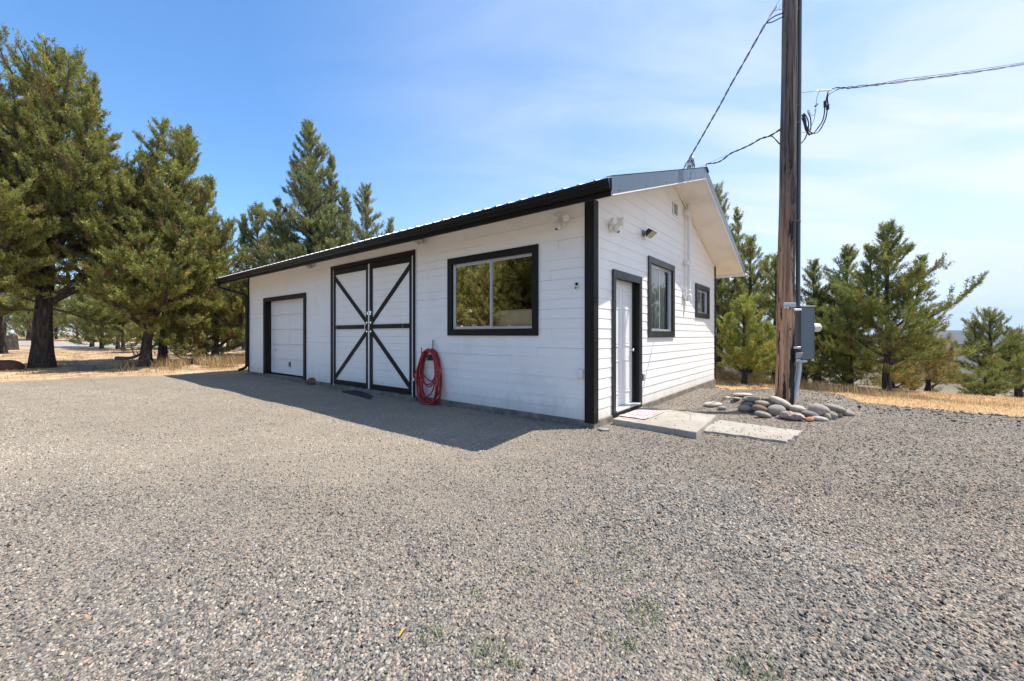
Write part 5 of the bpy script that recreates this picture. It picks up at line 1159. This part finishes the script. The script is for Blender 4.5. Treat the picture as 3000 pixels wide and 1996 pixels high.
    cl = c0_ + (c1_ - c0_) * mixf; cl = cl * np.repeat(rs.uniform(0.92, 1.32, (nT, 1)) * np.where(rs.rand(nT, 1) < 0.12, np.array([[1.25, 0.92, 0.8]]), 1.0), n, 0); cl = np.where(tc_ < 0, np.array([0.20, 0.115, 0.065]) * (0.7 + 0.5 * rs.rand(nT * n, 1)), cl)
    np_mesh('crown', v_, f_, M_leaf, np.repeat(cl, 4, 0), root)
    return root
def tcopy(src, loc, s_, rz, label=None, group=None, sz=None):
    o = src.copy(); C.objects.link(o); o.location = loc; o.scale = (s_, s_, sz or s_); o.rotation_euler = (0, 0, rz)
    if label: o['label'] = label
    if group: o['group'] = group
    for ch in list(src.children):
        c = ch.copy(); C.objects.link(c); c.parent = o
    return o
def G3(x, y): return (x, y, hz(x, y))
def HT(x, y, py): return CAMH - (py - Y0) / F_PX * y - hz(x, y)      # height that brings the top to photo row py
# left group
juniper('juniper_tree', G3(-18.4, 16.1), HT(-18.4, 16.1, 158), 4.4, 'big old juniper with the thickest gnarled trunk and many leaders, at the left', 1, 'olive', 0.17, 0.31,
        ((300, 0.22, 3.6, 0.5, 1.5), (5, 0.34, 4.3, 0.80, 1.5), (150, 0.3, 2.8, 0.88, 1.8), (200, 0.28, 1.5, 0.91, 1.5), (-10, 0.34, 2.3, 0.90, 1.9), (-25, 0.33, 3.6, 0.80, 1.9), (10, 0.2, 3.0, 0.62, 2.2), (250, 0.25, 2.6, 0.72, 2.1), (300, 0.3, 2.4, 0.8, 2.0)), 0.23, 24, 1.0, 0.15, (0.5, 0), None, 'round', 0.07, asym=(285, 0.22))
juniper('juniper_tree', G3(-16.5, 19.4), HT(-16.5, 19.4, 372), 2.2, 'juniper with a slim upright dark trunk just left of the leaning one', 2, 'olive', 0.15, 0.17, ((170, 0.3, 1.2, 0.88, 1.3), (20, 0.25, 1.5, 0.8, 1.3), (270, 0.2, 1.5, 0.6, 1.5)), 0.23, 22, 1.0, 0.15, (1.1, 0), None, 'round', 0.10, trunk_fork=(1.6, -1.0, -0.4, 3.6))
juniper('juniper_tree', G3(-15.1, 16.9), HT(-15.1, 16.9, 398), 2.9, 'bushy juniper on a trunk leaning to the right, between the old juniper and the building', 3, 'olive', 0.17, 0.19, ((285, 0.16, 2.6, 0.44, 1.4), (325, 0.2, 3.0, 0.5, 1.3), (0, 0.3, 1.9, 0.80, 1.6), (30, 0.25, 2.3, 0.66, 1.7), (190, 0.3, 1.3, 0.85, 1.4), (280, 0.25, 1.6, 0.6, 1.8)), 0.23, 24, 1.05, 0.15, (1.6, 0.3), None, 'round', 0.08, asym=(270, 0.2))
juniper('juniper_tree', G3(-22.6, 15.5), 11.6, 3.6, 'tall juniper cut by the left edge of the picture', 4, 'green', 0.2, 0.3, ((0, 0.35, 1.6, 0.93, 1.5), (180, 0.3, 2, 0.85, 1.8)), 0.28, 20, 0.9, 0.16, (0.2, 0), None, 'round')
juniper('juniper_tree', G3(-30.4, 24.0), 9.0, 3.4, 'juniper on a pale bent trunk at the far left edge behind the stump', 5, 'olive', 0.3, 0.42, ((0, 0.25, 2.4, 0.5, 1.5),), 0.34, 18, 0.8, 0.2, (0.6, 0), None, 'round', 0.08)
juniper('juniper_tree', G3(-10.6, 21.6), HT(-10.6, 21.6, 366), 3.5, 'tall spire-topped juniper rising behind the left end of the roof', 6, 'blue', 0.12, 0.26, ((30, 0.3, 1.1, 0.88, 1.1), (200, 0.25, 1.5, 0.66, 1.5), (0, 0.3, 1.9, 0.72, 1.4), (100, 0.3, 1.2, 0.75, 1.3)), 0.22, 22, 1.35, 0.15, (0.0, 0), None, 'cone', 0.07)
juniper('juniper_tree', G3(-8.4, 23.2), HT(-8.4, 23.2, 545), 2.6, 'lower open juniper right of the spire-topped one, touching the roof line', 7, 'blue', 0.12, 0.2, ((0, 0.3, 1.5, 0.80, 0.9), (20, 0.3, 2.6, 0.75, 1.0), (180, 0.35, 1.0, 0.92, 0.9)), 0.22, 20, 1.1, 0.14, (0.2, 0), None, 'cone', 0.05)
juniper('juniper_tree', G3(-15.2, 24.6), HT(-15.2, 24.6, 605), 3.4, 'greyish juniper with two small spires left of the spire-topped one', 8, 'blue', 0.06, 0.2, ((180, 0.35, 0.9, 0.93, 0.8), (20, 0.3, 1.5, 0.86, 1.5)), 0.25, 20, 1.2, 0.16, (0, 0), None, 'cone', 0.05)
juniper('juniper_shrub', G3(-14.0, 19.4), HT(-14.0, 19.4, 690), 3.3, 'low spreading juniper with dead inner twigs just beyond the downspout corner', 9, 'olive', 0.02, 0.16, ((200, 0.1, 1.8, 0.6, 1.6), (0, 0.1, 1.6, 0.7, 1.6)), 0.23, 22, 1.5, 0.14, (0, 0), None, 'round', 0.16)
# right group
juniper('juniper_tree', G3(8.2, 16.2), HT(8.2, 16.2, 548), 2.1, 'tallest juniper behind the right end of the building, rising past the rake', 11, 'olive', 0.06, 0.17, ((0, 0.3, 0.8, 0.88, 0.6), (60, 0.2, 0.9, 0.7, 0.9)), 0.18, 24, 1.3, 0.10, (-0.1, 0), None, 'cone', 0.04)
juniper('juniper_tree', G3(8.7, 15.0), HT(8.7, 15.0, 700), 1.75, 'mid-height juniper between the building and the pole', 12, 'olive', 0.03, 0.12, ((10, 0.3, 0.7, 0.86, 0.6),), 0.17, 24, 1.3, 0.10, (0, 0), None, 'cone', 0.04)
juniper('juniper_tree', G3(8.95, 13.9), HT(8.95, 13.9, 752), 1.55, 'juniper partly hidden by the left side of the pole', 13, 'olive', 0.04, 0.13, (), 0.16, 24, 1.4, 0.095, (0, 0), None, 'cone', 0.04)
juniper('juniper_shrub', G3(7.3, 12.9), 2.6, 1.35, 'bright green feathery juniper bush at the back corner of the building', 14, 'bright', 0.02, 0.07, ((200, 0.1, 0.7, 0.8, 0.6), (0, 0.1, 0.8, 0.7, 0.6)), 0.15, 26, 1.7, 0.10, (0, 0), None, 'round', 0.01)
juniper('juniper_tree', G3(10.7, 14.4), HT(10.7, 14.4, 768), 1.7, 'juniper just right of the riser conduit, behind the meter cabinet', 15, 'green', 0.03, 0.11, ((0, 0.3, 0.7, 0.8, 0.6),), 0.15, 22, 1.6, 0.095, (-0.1, 0), None, 'fir', 0.05)
juniper('juniper_tree', G3(11.6, 14.2), HT(11.6, 14.2, 726), 2.0, 'dark juniper with a pointed top left of the large lone one', 16, 'green', 0.05, 0.13, ((180, 0.3, 1.1, 0.72, 0.7), (200, 0.25, 1.7, 0.6, 0.8)), 0.15, 24, 1.6, 0.095, (0, 0), None, 'fir', 0.05)
juniper('juniper_tree', G3(10.75, 11.75), HT(10.75, 11.75, 660), 2.35, 'large broad juniper on a bare trunk, foremost on the right', 17, 'green', 0.12, 0.088, ((0, 0.35, 1.0, 0.80, 0.6), (8, 0.15, 1.5, 0.46, 0.8), (185, 0.4, 0.55, 0.86, 0.5), (170, 0.2, 1.2, 0.62, 0.8)), 0.14, 24, 1.7, 0.09, (0, 0), None, 'fir', 0.05)
juniper('juniper_shrub', G3(14.6, 14.4), HT(14.6, 14.4, 1000), 1.3, 'yellow-brown juniper bush between the large lone juniper and the edge tree', 18, 'brown', 0.04, 0.08, ((0, 0.1, 0.7, 0.8, 0.6),), 0.15, 24, 1.5, 0.095, (0, 0), None, 'round', 0.02)
juniper('juniper_tree', G3(17.6, 15.1), HT(17.6, 15.1, 918), 1.8, 'small dark juniper standing downhill near the right edge', 19, 'green', 0.06, 0.11, ((180, 0.25, 0.6, 0.85, 0.5), (0, 0.2, 0.8, 0.8, 0.7)), 0.15, 22, 1.6, 0.095, (0, 0), None, 'cone', 0.04)
juniper('juniper_tree', G3(18.9, 15.3), HT(18.9, 15.3, 998), 1.4, 'juniper cut by the right edge of the picture', 20, 'green', 0.05, 0.11, ((0, 0.2, 0.6, 0.85, 0.6),), 0.16, 20, 1.2, 0.095, (0, 0), None, 'cone', 0.04)
juniper('juniper_shrub', G3(15.7, 13.6), 0.9, 0.9, 'low green juniper mound in front of the small dark tree at the right', 21, 'green', 0.02, 0.05, ((0, 0.1, 0.5, 0.8, 0.4), (180, 0.1, 0.5, 0.8, 0.4)), 0.12, 22, 1.8, 0.08, (0, 0), None, 'round', 0.02)
juniper('juniper_shrub', G3(9.5, 13.3), 1.5, 1.2, 'dark twiggy juniper bush behind the meter cabinet and its conduit', 22, 'green', 0.02, 0.06, ((0, 0.1, 0.6, 0.8, 0.5), (180, 0.1, 0.6, 0.8, 0.5)), 0.13, 22, 1.7, 0.08, (0, 0), None, 'round', 0.12)
juniper('juniper_shrub', G3(11.0, 13.3), 1.4, 1.2, 'dark low juniper bush left of the bare trunk of the large lone juniper', 23, 'green', 0.02, 0.06, ((0, 0.1, 0.6, 0.8, 0.5), (180, 0.1, 0.6, 0.8, 0.5)), 0.13, 22, 1.7, 0.08, (0, 0), None, 'round', 0.10)
juniper('juniper_shrub', G3(12.9, 13.9), 1.25, 1.1, 'brownish juniper bush directly right of the large lone juniper trunk', 24, 'brown', 0.02, 0.06, ((0, 0.1, 0.6, 0.8, 0.5),), 0.13, 22, 1.7, 0.08, (0, 0), None, 'round', 0.06)
# backdrop woods on the left, seen between the near trunks; also those mirrored in the front window
d1 = juniper('juniper_tree', G3(-44, 46), 8.5, 3.2, 'distant juniper in the wood beyond the left road', 31, 'olive', 0.02, 0.16, ((0, 0.25, 1.6, 0.8, 1.5),), 0.42, 14, 0.8, 0.26, (0, 0), 'distant junipers beyond the left road', 'round', 0.08)
d2 = juniper('juniper_tree', G3(-36, 43), 7.5, 3.0, 'distant juniper in the wood beyond the left road', 32, 'green', 0.02, 0.16, ((200, 0.25, 1.6, 0.8, 1.5),), 0.42, 14, 0.8, 0.26, (0, 0), 'distant junipers beyond the left road', 'cone', 0.06)
rw = random.Random(21)
for i in range(44):
    x = -72 + i * 1.5 + rw.uniform(-1.2, 1.2); y = 42 + rw.uniform(-1.5, 14) + max(0, (-x - 40) * 0.25)
    if i % 3 == 0: y += 6
    tcopy(d1 if i % 2 else d2, G3(x, y), rw.uniform(0.7, 1.1), rw.uniform(0, 6.28), None, 'distant junipers beyond the left road')
for i, (x, y, s_) in enumerate([(-27.5, 29.0, 0.66), (-25.0, 31.2, 0.7), (-22.6, 29.6, 0.6), (-19.8, 28.6, 0.66), (-17.5, 31.0, 0.75), (-13.6, 30.6, 0.8), (-31.5, 31.5, 0.7), (-24.0, 26.8, 0.5), (-20.8, 31.8, 0.75), (-29.3, 30.5, 0.72), (-16.0, 28.4, 0.6), (-26.3, 33.0, 0.8), (-33.8, 33.0, 0.8)]):
    tcopy(d1 if i % 2 else d2, G3(x, y), s_, i * 1.7, 'smallish juniper in the gap between the left trunks, this side of the road', 'junipers between trunks and road')
ref = juniper('juniper_tree', G3(-18.5, 2.0), 8.5, 3.0, 'juniper in the belt left of the yard, mirrored in the big window', 33, 'olive', 0.14, 0.28, ((0, 0.25, 1.8, 0.8, 1.6), (180, 0.3, 1.4, 0.86, 1.4)), 0.36, 16, 0.9, 0.22, (0, 0), 'junipers left of the yard', 'round', 0.06)
for i, (x, y, s_) in enumerate([(-17.2, -0.6, 0.8), (-17.0, 4.4, 0.7), (-20.5, 3.8, 1.15), (-22, -0.8, 1.2), (-26, 3.5, 1.3), (-28, -1.5, 1.3), (-21, -3.0, 1.1), (-18.2, 6.6, 0.7), (-24, 1.0, 1.2), (-20.0, -8.5, 1.0), (-25, 7.0, 1.05), (-27, -5.5, 1.1), (-23, -14, 1.1)]):
    tcopy(ref, G3(x, y), s_, i * 2.1, None, 'junipers left of the yard')
edge_tree = [c for c in bpy.data.objects if c.get('label') == 'small dark juniper standing downhill near the right edge'][0]
for i, (x, y, s_) in enumerate([(24.5, 17.5, 1.0), (22.0, 12.6, 0.9), (28.0, 21.0, 1.2), (20.5, 21.0, 1.1), (26.0, 10.0, 1.1), (33.0, 16.0, 1.3)]):
    tcopy(edge_tree, G3(x, y), s_, i * 1.9, 'juniper farther down the slope at the right, mostly outside the picture', 'junipers down the right slope')
# fallen branches by the old trunk
def fallen(loc, pts, r_, label, leafy=0, seed=1):
    o = empty('fallen_branch', loc); tag(o, label, 'branch'); rs = np.random.RandomState(seed)
    m = MB(); c = catmull(pts, 5); m.tube(c, [r_ * (1 - 0.75 * i / len(c)) for i in range(len(c))], 7)
    for k in range(10):
        p = c[int(len(c) * (0.3 + 0.07 * k)) % len(c)]; d = Vector(rs.normal(0, 1, 3)); d.z = abs(d.z) * 0.6; d.normalize(); m.tube([p, p + d * 0.35, p + d * 0.6 + Vector((0, 0, 0.05))], [r_ * 0.3, r_ * 0.2, 0.006], 4)
    m.build('wood', M_twig, o)
    if leafy:
        n = leafy; e = np.array(c[-1]); P_ = e + rs.normal(0, 1, (n, 3)) * np.array([0.55, 0.4, 0.22]); D_n = unit(rs.normal(0, 1, (n, 3)) + np.array([0.6, 0, 0.2])); U_n = unit(np.cross(D_n, rs.normal(0, 1, (n, 3))))
        v_, f_ = leaf_quads(P_, D_n, U_n, np.full(n, 0.2), np.full(n, 0.08)); np_mesh('foliage', v_, f_, M_leaf, np.tile([0.14, 0.15, 0.05], (n * 4, 1)), o)
    return o
fallen((-19.6, 20.3, hz(-19.6, 20.3)), [(0, 0, 0.08), (0.8, 0, 0.1), (1.5, 0, 0.45), (2.4, 0, 0.95), (3.1, 0, 0.9)], 0.09, 'fallen juniper bough arching up with a green tuft, right of the thick trunk', 420, 2)
fallen((-16.5, 20.2, hz(-16.5, 20.2)), [(0, 0, 0.75), (-0.1, 0, 0.4), (0.2, 0, 0.12), (0.8, 0, 0.06), (2.0, 0, 0.05)], 0.06, 'curved bare reddish stick lying beside the fallen bough', 0, 3)
fallen((-15.0, 15.6, 0.0), [(0, 0, 0.05), (0.4, 0.2, 0.2), (0.9, 0.3, 0.45)], 0.025, 'thin dry stick poking up behind the concrete block', 0, 4)

# ------------------------------------------------------------------ dry grass (uncountable)
def blades(name, X, Y, hgt, wd, cols, seed, label, droop=0.35):
    rs = np.random.RandomState(seed); n = len(X); Z = height(X, Y)
    base = np.stack([X, Y, Z - 0.01], -1); az = rs.uniform(0, 6.28, n); ln_ = hgt
    lean_ = rs.uniform(0.05, droop, n); d = np.stack([np.cos(az) * lean_, np.sin(az) * lean_, np.ones(n)], -1)
    side = np.stack([-np.sin(az + rs.uniform(-1, 1, n)), np.cos(az + rs.uniform(-1, 1, n)), np.zeros(n)], -1) * wd[:, None] / 2
    mid = base + d * ln_[:, None] * 0.55; tip = base + d * ln_[:, None] + np.stack([np.cos(az), np.sin(az), -0.3 * np.ones(n)], -1) * (ln_ * lean_ * 0.6)[:, None]
    v_ = np.stack([base - side, base + side, mid + side * 0.8, mid - side * 0.8, tip + side * 0.25, tip - side * 0.25], 1).reshape(-1, 3)
    k = np.arange(n)[:, None] * 6; f_ = np.concatenate([k + np.array([[0, 1, 2, 3]]), k + np.array([[3, 2, 4, 5]])], 1).reshape(-1, 4)
    o = np_mesh(name, v_, f_, M_grass, np.repeat(cols, 6, 0)); tag(o, label, 'grass', None, 'stuff'); return o
rs = np.random.RandomState(3)
def strawcol(n, dark=0.0):
    a = np.array([0.50, 0.34, 0.16]); b = np.array([0.74, 0.57, 0.33]); c = a + (b - a) * rs.rand(n, 1)
    return c * (1 - dark * rs.rand(n, 1))
def patchn(X, Y, s_=1.0): return 0.5 + 0.5 * np.sin(X * 1.7 * s_ + 1.3 * np.sin(Y * 1.1 * s_)) * np.sin(Y * 2.1 * s_ + X * 0.6)
# left: thin straw among the trunks
X = rs.uniform(-30, -8.5, 60000); Y = rs.uniform(11.5, 30, 60000); s_ = sdist(X, Y); k = (s_ < 0.15 - 0.3 * rs.rand(len(X))) & (rs.rand(len(X)) < 0.35 + 0.65 * patchn(X, Y)) & ~((X > -13) & (Y < 15.0) & (X + 8.9 > -(Y - 13.9) * 0.2)) & (rs.rand(len(X)) < 0.55)
X, Y = X[k], Y[k]; n = len(X); blades('dry_grass', X, Y, rs.uniform(0.02, 0.07, n) * (1 + 1.2 * (patchn(X, Y, 0.6) > 0.8)), rs.uniform(0.008, 0.02, n), strawcol(n, 0.55) * 0.85, 4, 'sparse straw-coloured grass under the left trees', 0.9)
# taller bleached weeds near the far building corner
X = rs.normal(-12.6, 1.4, 9000); Y = rs.normal(17.6, 1.2, 9000); k = (sdist(X, Y) < -0.7) & (patchn(X, Y, 1.6) > 0.55); X, Y = X[k], Y[k]; n = len(X)
blades('tall_weeds', X, Y, rs.uniform(0.12, 0.55, n), rs.uniform(0.006, 0.014, n), strawcol(n, 0.55) * np.array([0.88, 0.86, 0.84]), 5, 'tall bleached weeds round the low shrub beyond the downspout', 0.6)
# right: short mown stubble then tall golden grass at the trees
X = rs.uniform(5, 19, 150000); Y = rs.uniform(3.5, 17, 150000); s_ = sdist(X, Y); k = (s_ < 0.03 - 0.15 * rs.rand(len(X)) ** 2) & (s_ > -9); X, Y, s_ = X[k], Y[k], s_[k]; n = len(X)
blades('mown_grass', X, Y, rs.uniform(0.015, 0.06, n), rs.uniform(0.006, 0.014, n), strawcol(n, 0.2) * np.array([1.08, 1.0, 0.95]), 6, 'short mown golden stubble beyond the gravel on the right', 1.4)
X = rs.uniform(5.5, 20, 140000); Y = rs.uniform(6, 19, 140000); s_ = sdist(X, Y) + 0.5 * (patchn(X, Y, 0.7) - 0.5); k = (s_ < -2.6) & (s_ > -9) & (rs.rand(len(X)) < 0.08 + 0.75 * patchn(X, Y, 1.4) ** 1.5); X, Y = X[k], Y[k]; n = len(X)
blades('tall_grass', X, Y, rs.uniform(0.15, 0.42, n) * (0.5 + 0.7 * patchn(X, Y, 0.5)) * (1.2 - 0.95 * sst(X, 7.8, 11.5)), rs.uniform(0.005, 0.011, n), strawcol(n, 0.25), 7, 'tall golden dry grass at the foot of the right trees', 0.45)

# little green weeds in the gravel
M_weed = plain('weed_green', (0.20, 0.25, 0.11), 0.7)
def weed(x, y, w, seed, label, hgt=0.05, n=60):
    p = gr(x, y, 0.0); o = empty('weed', (p.x, p.y, hz(p.x, p.y))); tag(o, label, 'weed', 'small weeds growing in the gravel'); rs_ = np.random.RandomState(seed); m = MB()
    ww = w / F_PX * p.y * 0.5
    for k in range(n):
        r_ = ww * rs_.rand() ** 0.5; a = rs_.uniform(0, 6.28); b = Vector((r_ * math.cos(a) * 1.2, r_ * math.sin(a) * 0.9, 0.008)); d = Vector((rs_.normal(0, 0.6), rs_.normal(0, 0.6), 1)).normalized(); L = hgt * rs_.uniform(0.4, 1.2); s_ = d.cross(Vector((rs_.normal(), rs_.normal(), 0.1))).normalized() * 0.0014
        m.add([b - s_, b + s_, b + d * L * 0.6 + s_ * 1.6, b + d * L, b + d * L * 0.6 - s_ * 1.6], [(0, 1, 2, 3, 4)])
    m.build('blades', M_weed, o, normals=False)
for i, (x, y, w, lab, hh_) in enumerate([(1265, 1885, 90, 'wispy weed tuft near the bottom edge, left of the leafier one', 0.045), (1440, 1935, 110, 'leafiest weed tuft at the bottom centre', 0.055), (1505, 1965, 45, 'tiny sprig right beside the leafiest bottom tuft', 0.03), (1400, 1748, 50, 'small weed with brownish stems above the bottom tufts', 0.03),
        (1535, 1682, 60, 'faint sprig left of the weed row in the centre right', 0.03), (1690, 1612, 80, 'yellowish weed patch, topmost of the scattered ones', 0.03), (1860, 1622, 90, 'thin weed patch topmost on the right', 0.035), (1865, 1685, 110, 'spreading weed patch beside a dark stone', 0.035), (1780, 1690, 110, 'sparse straw-tinted weed left of the spreading patch', 0.03),
        (1885, 1795, 90, 'weed clump above the reddish trailing one', 0.05), (1900, 1832, 100, 'reddish-green weed trailing over the stones', 0.035), (1815, 1900, 90, 'line of small weeds toward the bottom right of centre', 0.04), (2210, 1975, 130, 'weed tuft at the bottom edge on the right', 0.06), (792, 1246, 24, 'tiny bright sprout in the pale gravel left of the shadow', 0.05), (787, 1266, 14, 'tiniest sprout just below the bright one', 0.03)]):
    weed(x, y, w, i, lab, hh_ * 0.8, int(16 + w * 0.45))
p = gr(1708, 1243, 0.0); o = empty('seedling', (p.x, p.y, 0.0)); tag(o, 'leafy green seedling growing against the wall foot at the corner', 'plant'); m = MB(); rs_ = np.random.RandomState(2)
for k in range(9):
    b = Vector((0, 0, 0.05 + 0.011 * k)); a = k * 2.4; d = Vector((math.cos(a), math.sin(a), 0.5)).normalized(); s_ = Vector((-math.sin(a), math.cos(a), 0)) * 0.014; m.add([b, b + d * 0.022 + s_, b + d * 0.05, b + d * 0.022 - s_], [(0, 1, 2, 3)])
m.tube([(0, 0, -0.02), (0.003, 0, 0.08), (0, 0, 0.14)], 0.003, 5); m.build('leaves', plain('seedling_green', (0.07, 0.16, 0.04), 0.6), o, normals=False)
for i, (x, y, s_, lab) in enumerate([(1180, 1852, 0.035, 'yellow curled leaf on the gravel at the bottom, left of centre'), (1689, 1706, 0.018, 'small orange-yellow petal-like scrap in the gravel, centre right')]):
    p = gr(x, y, 0.03); o = empty('fallen_leaf', (p.x, p.y, p.z)); tag(o, lab, 'leaf'); m = MB(); v = []
    for k in range(6):
        f_ = k / 5; w = 0.45 * s_ * math.sin(math.pi * (0.1 + 0.8 * f_)); v += [((f_ - 0.5) * s_ * 0.5 - w * 0.5, (f_ - 0.5) * s_ * 1.6, 0.008 * math.sin(f_ * 3)), ((f_ - 0.5) * s_ * 0.5 + w * 0.5, (f_ - 0.5) * s_ * 1.6, 0.008 * math.sin(f_ * 3) + w * 0.4)]
    m.add(v, [(2 * k, 2 * k + 1, 2 * k + 3, 2 * k + 2) for k in range(5)]); m.build('leaf', M_leafy, o, normals=False)

# ------------------------------------------------------------------ loose gravel stones
def stones(name, X, Y, rad, seed, hi, label, dz=0.0):
    rs = np.random.RandomState(seed); n = len(X); Z = height(X, Y) * (dz == 0) + dz
    if hi:
        bm = bmesh.new(); bmesh.ops.create_icosphere(bm, subdivisions=1, radius=1.0); bm.verts.ensure_lookup_table()
        TV = np.array([v_.co[:] for v_ in bm.verts]); TF = np.array([[q.index for q in f_.verts] for f_ in bm.faces]); bm.free()
    else:
        TV = np.array([(-1, -1, -1), (1, -1, -1), (1, 1, -1), (-1, 1, -1), (-.8, -.8, 1), (.8, -.8, 1), (.8, .8, 1), (-.8, .8, 1)]) * 0.62; TF = np.array([(4, 5, 6, 7), (0, 1, 5, 4), (1, 2, 6, 5), (2, 3, 7, 6), (3, 0, 4, 7)])
    m_ = len(TV); V_ = np.tile(TV, (n, 1, 1)) * (1 + rs.uniform(-0.34, 0.34, (n, m_, 1)))
    V_ = V_ + rs.uniform(-0.2, 0.2, (n, m_, 3))
    V_ *= (np.stack([rs.uniform(0.85, 1.45, n), rs.uniform(0.7, 1.05, n), rs.uniform(0.42, 0.85, n)], -1) * rad[:, None])[:, None, :]
    # random tilt then spin
    q = unit(rs.normal(0, 1, (n, 4)) * np.array([1, 0.35, 0.35, 1.2])); w, x, y, z = q.T
    Rm = np.stack([1 - 2 * (y * y + z * z), 2 * (x * y - z * w), 2 * (x * z + y * w), 2 * (x * y + z * w), 1 - 2 * (x * x + z * z), 2 * (y * z - x * w), 2 * (x * z - y * w), 2 * (y * z + x * w), 1 - 2 * (x * x + y * y)], -1).reshape(n, 3, 3)
    V_ = np.einsum('nij,nkj->nki', Rm, V_)
    V_ += np.stack([X, Y, Z + rad * rs.uniform(-0.15, 0.45, n)], -1)[:, None, :]
    pal = np.array([c for _, c in STONES]); u_ = rs.rand(n); pos = np.array([p_ for p_, _ in STONES]); col = np.stack([np.interp(u_, pos, pal[:, i]) for i in range(3)], -1) * rs.uniform(0.85, 1.15, (n, 1))
    dusty_ = np.clip((Y - 2.4 + 0.8 * patchn(X, Y, 0.5)) / 2.8, 0, 1) * np.clip((1.6 - X) / 2.5, 0, 1); col = col * (1 - 0.62 * dusty_[:, None]) + 0.62 * dusty_[:, None] * np.array([0.455, 0.395, 0.308]) * (0.7 + 0.6 * rs.rand(n, 1))
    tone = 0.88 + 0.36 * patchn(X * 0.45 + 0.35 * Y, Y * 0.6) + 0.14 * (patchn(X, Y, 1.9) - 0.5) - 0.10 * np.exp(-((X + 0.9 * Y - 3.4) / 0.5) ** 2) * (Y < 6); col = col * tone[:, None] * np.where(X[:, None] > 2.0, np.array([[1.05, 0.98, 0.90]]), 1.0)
    F_ = (TF[None] + (np.arange(n) * m_)[:, None, None]).reshape(-1, TF.shape[1])
    o = np_mesh(name, V_.reshape(-1, 3), F_, M_stone, np.repeat(col, m_, 0)); tag(o, label, 'gravel', None, 'stuff'); return o
def ok_gravel(X, Y):
    dx, dy = X - BC.x, Y - BC.y; lx = dx * math.cos(YAW) + dy * math.sin(YAW); ly = -dx * math.sin(YAW) + dy * math.cos(YAW)
    inb = (lx > -0.02) & (ly > -0.02) & (lx < BW + 0.02) & (ly < BL + 0.02)
    def inpoly(P):
        c = np.ones(len(X), bool)
        for i in range(4):
            a, b = P[i], P[(i + 1) % 4]; c &= ((b[0] - a[0]) * (Y - a[1]) - (b[1] - a[1]) * (X - a[0])) > -0.012 * 0
        return c
    s1 = inpoly([(1.50, 6.10), (2.37, 5.271), (3.187, 6.393), (2.26, 7.14)]); s2 = inpoly([(2.60, 5.60), (3.361, 5.03), (3.95, 5.56), (3.17, 6.30)])
    return ~inb & ~s1 & ~s2 & (sdist(X, Y) > -0.12 * rs.rand(len(X)))
def scatter(n, y0, y1, powr):
    # uniform in area with density falling as Y**-powr between y0 and y1, in a wedge wider than the view
    yy = np.linspace(y0, y1, 400); dens_ = (3.0 * yy + 2.0) * (yy / y0) ** (-powr); cdf = np.cumsum(dens_); cdf /= cdf[-1]
    Y = np.interp(rs.rand(n), cdf, yy); X = rs.uniform(-1, 1, n) * (1.5 * Y + 1.0); return X, Y
X, Y = scatter(120000, 0.9, 3.6, 0.0); k = ok_gravel(X, Y); X, Y = X[k], Y[k]; pn = patchn(X, Y, 1.1)
stones('gravel', X, Y, 0.0042 + 0.0092 * rs.rand(len(X)) ** 2.0 * (0.62 + 0.45 * pn), 8, False, 'loose crushed grey and tan gravel across the foreground')
X, Y = scatter(150000, 3.6, 12.5, 1.5); k = ok_gravel(X, Y); X, Y = X[k], Y[k]
stones('gravel', X, Y, 0.0056 + 0.0075 * rs.rand(len(X)) ** 1.8, 9, False, 'loose gravel farther out, up to the building and the grass edge')
# coarser stones heaped along the right-hand edge of the yard
n = 9000; X = rs.uniform(5.6, 12.5, n); Y = rs.uniform(3.8, 11.5, n); s_ = sdist(X, Y); k = (s_ > -0.10) & (s_ < 1.6) & (rs.rand(n) < np.exp(-np.clip(s_, 0, 9) * 1.2)); X, Y = X[k], Y[k]
stones('coarse_gravel', X, Y, 0.014 + 0.020 * rs.rand(len(X)) ** 1.5, 10, True, 'coarser flat stones along the right edge of the gravel yard')

def in_quad(P, n, k):
    A_, B_, C_, D__ = [np.array(p) for p in P]; u_, v_ = rs.rand(n, 1), rs.rand(n, 1) ** k; q = (A_ * (1 - u_) + B_ * u_) * (1 - v_) + (D__ * (1 - u_) + C_ * u_) * v_; return q[:, 0], q[:, 1]
X, Y = in_quad([(1.55, 6.10), (2.37, 5.31), (3.15, 6.393), (2.26, 7.10)], 70, 1.0); stones('loose_pebbles', X, Y, 0.004 + 0.006 * rs.rand(70) ** 2, 12, False, 'a few pebbles kicked onto the thick slab', 0.089)
X, Y = in_quad([(2.66, 5.60), (3.361, 5.08), (3.90, 5.56), (3.17, 6.25)], 110, 1.6); stones('loose_pebbles', X, Y, 0.004 + 0.006 * rs.rand(110) ** 2, 13, False, 'pebbles strewn over the low slab', 0.034)
# ------------------------------------------------------------------ thin summer haze over the valley
hb = MB().box((-15500, -15500, -420), (15500, 15500, 700)); hm = bpy.data.materials.new('haze_air'); hm.use_nodes = True; hn = hm.node_tree
hn.nodes.remove(hn.nodes['Principled BSDF']); pv = hn.nodes.new('ShaderNodeVolumePrincipled'); pv.inputs['Color'].default_value = (0.50, 0.70, 1.0, 1); pv.inputs['Density'].default_value = 0.000055; pv.inputs['Anisotropy'].default_value = 0.2
hn.links.new(pv.outputs[0], hn.nodes['Material Output'].inputs['Volume'])
ho = hb.build('haze', hm); tag(ho, 'thin pale blue haze in the air over the valley', 'haze', None, 'stuff')
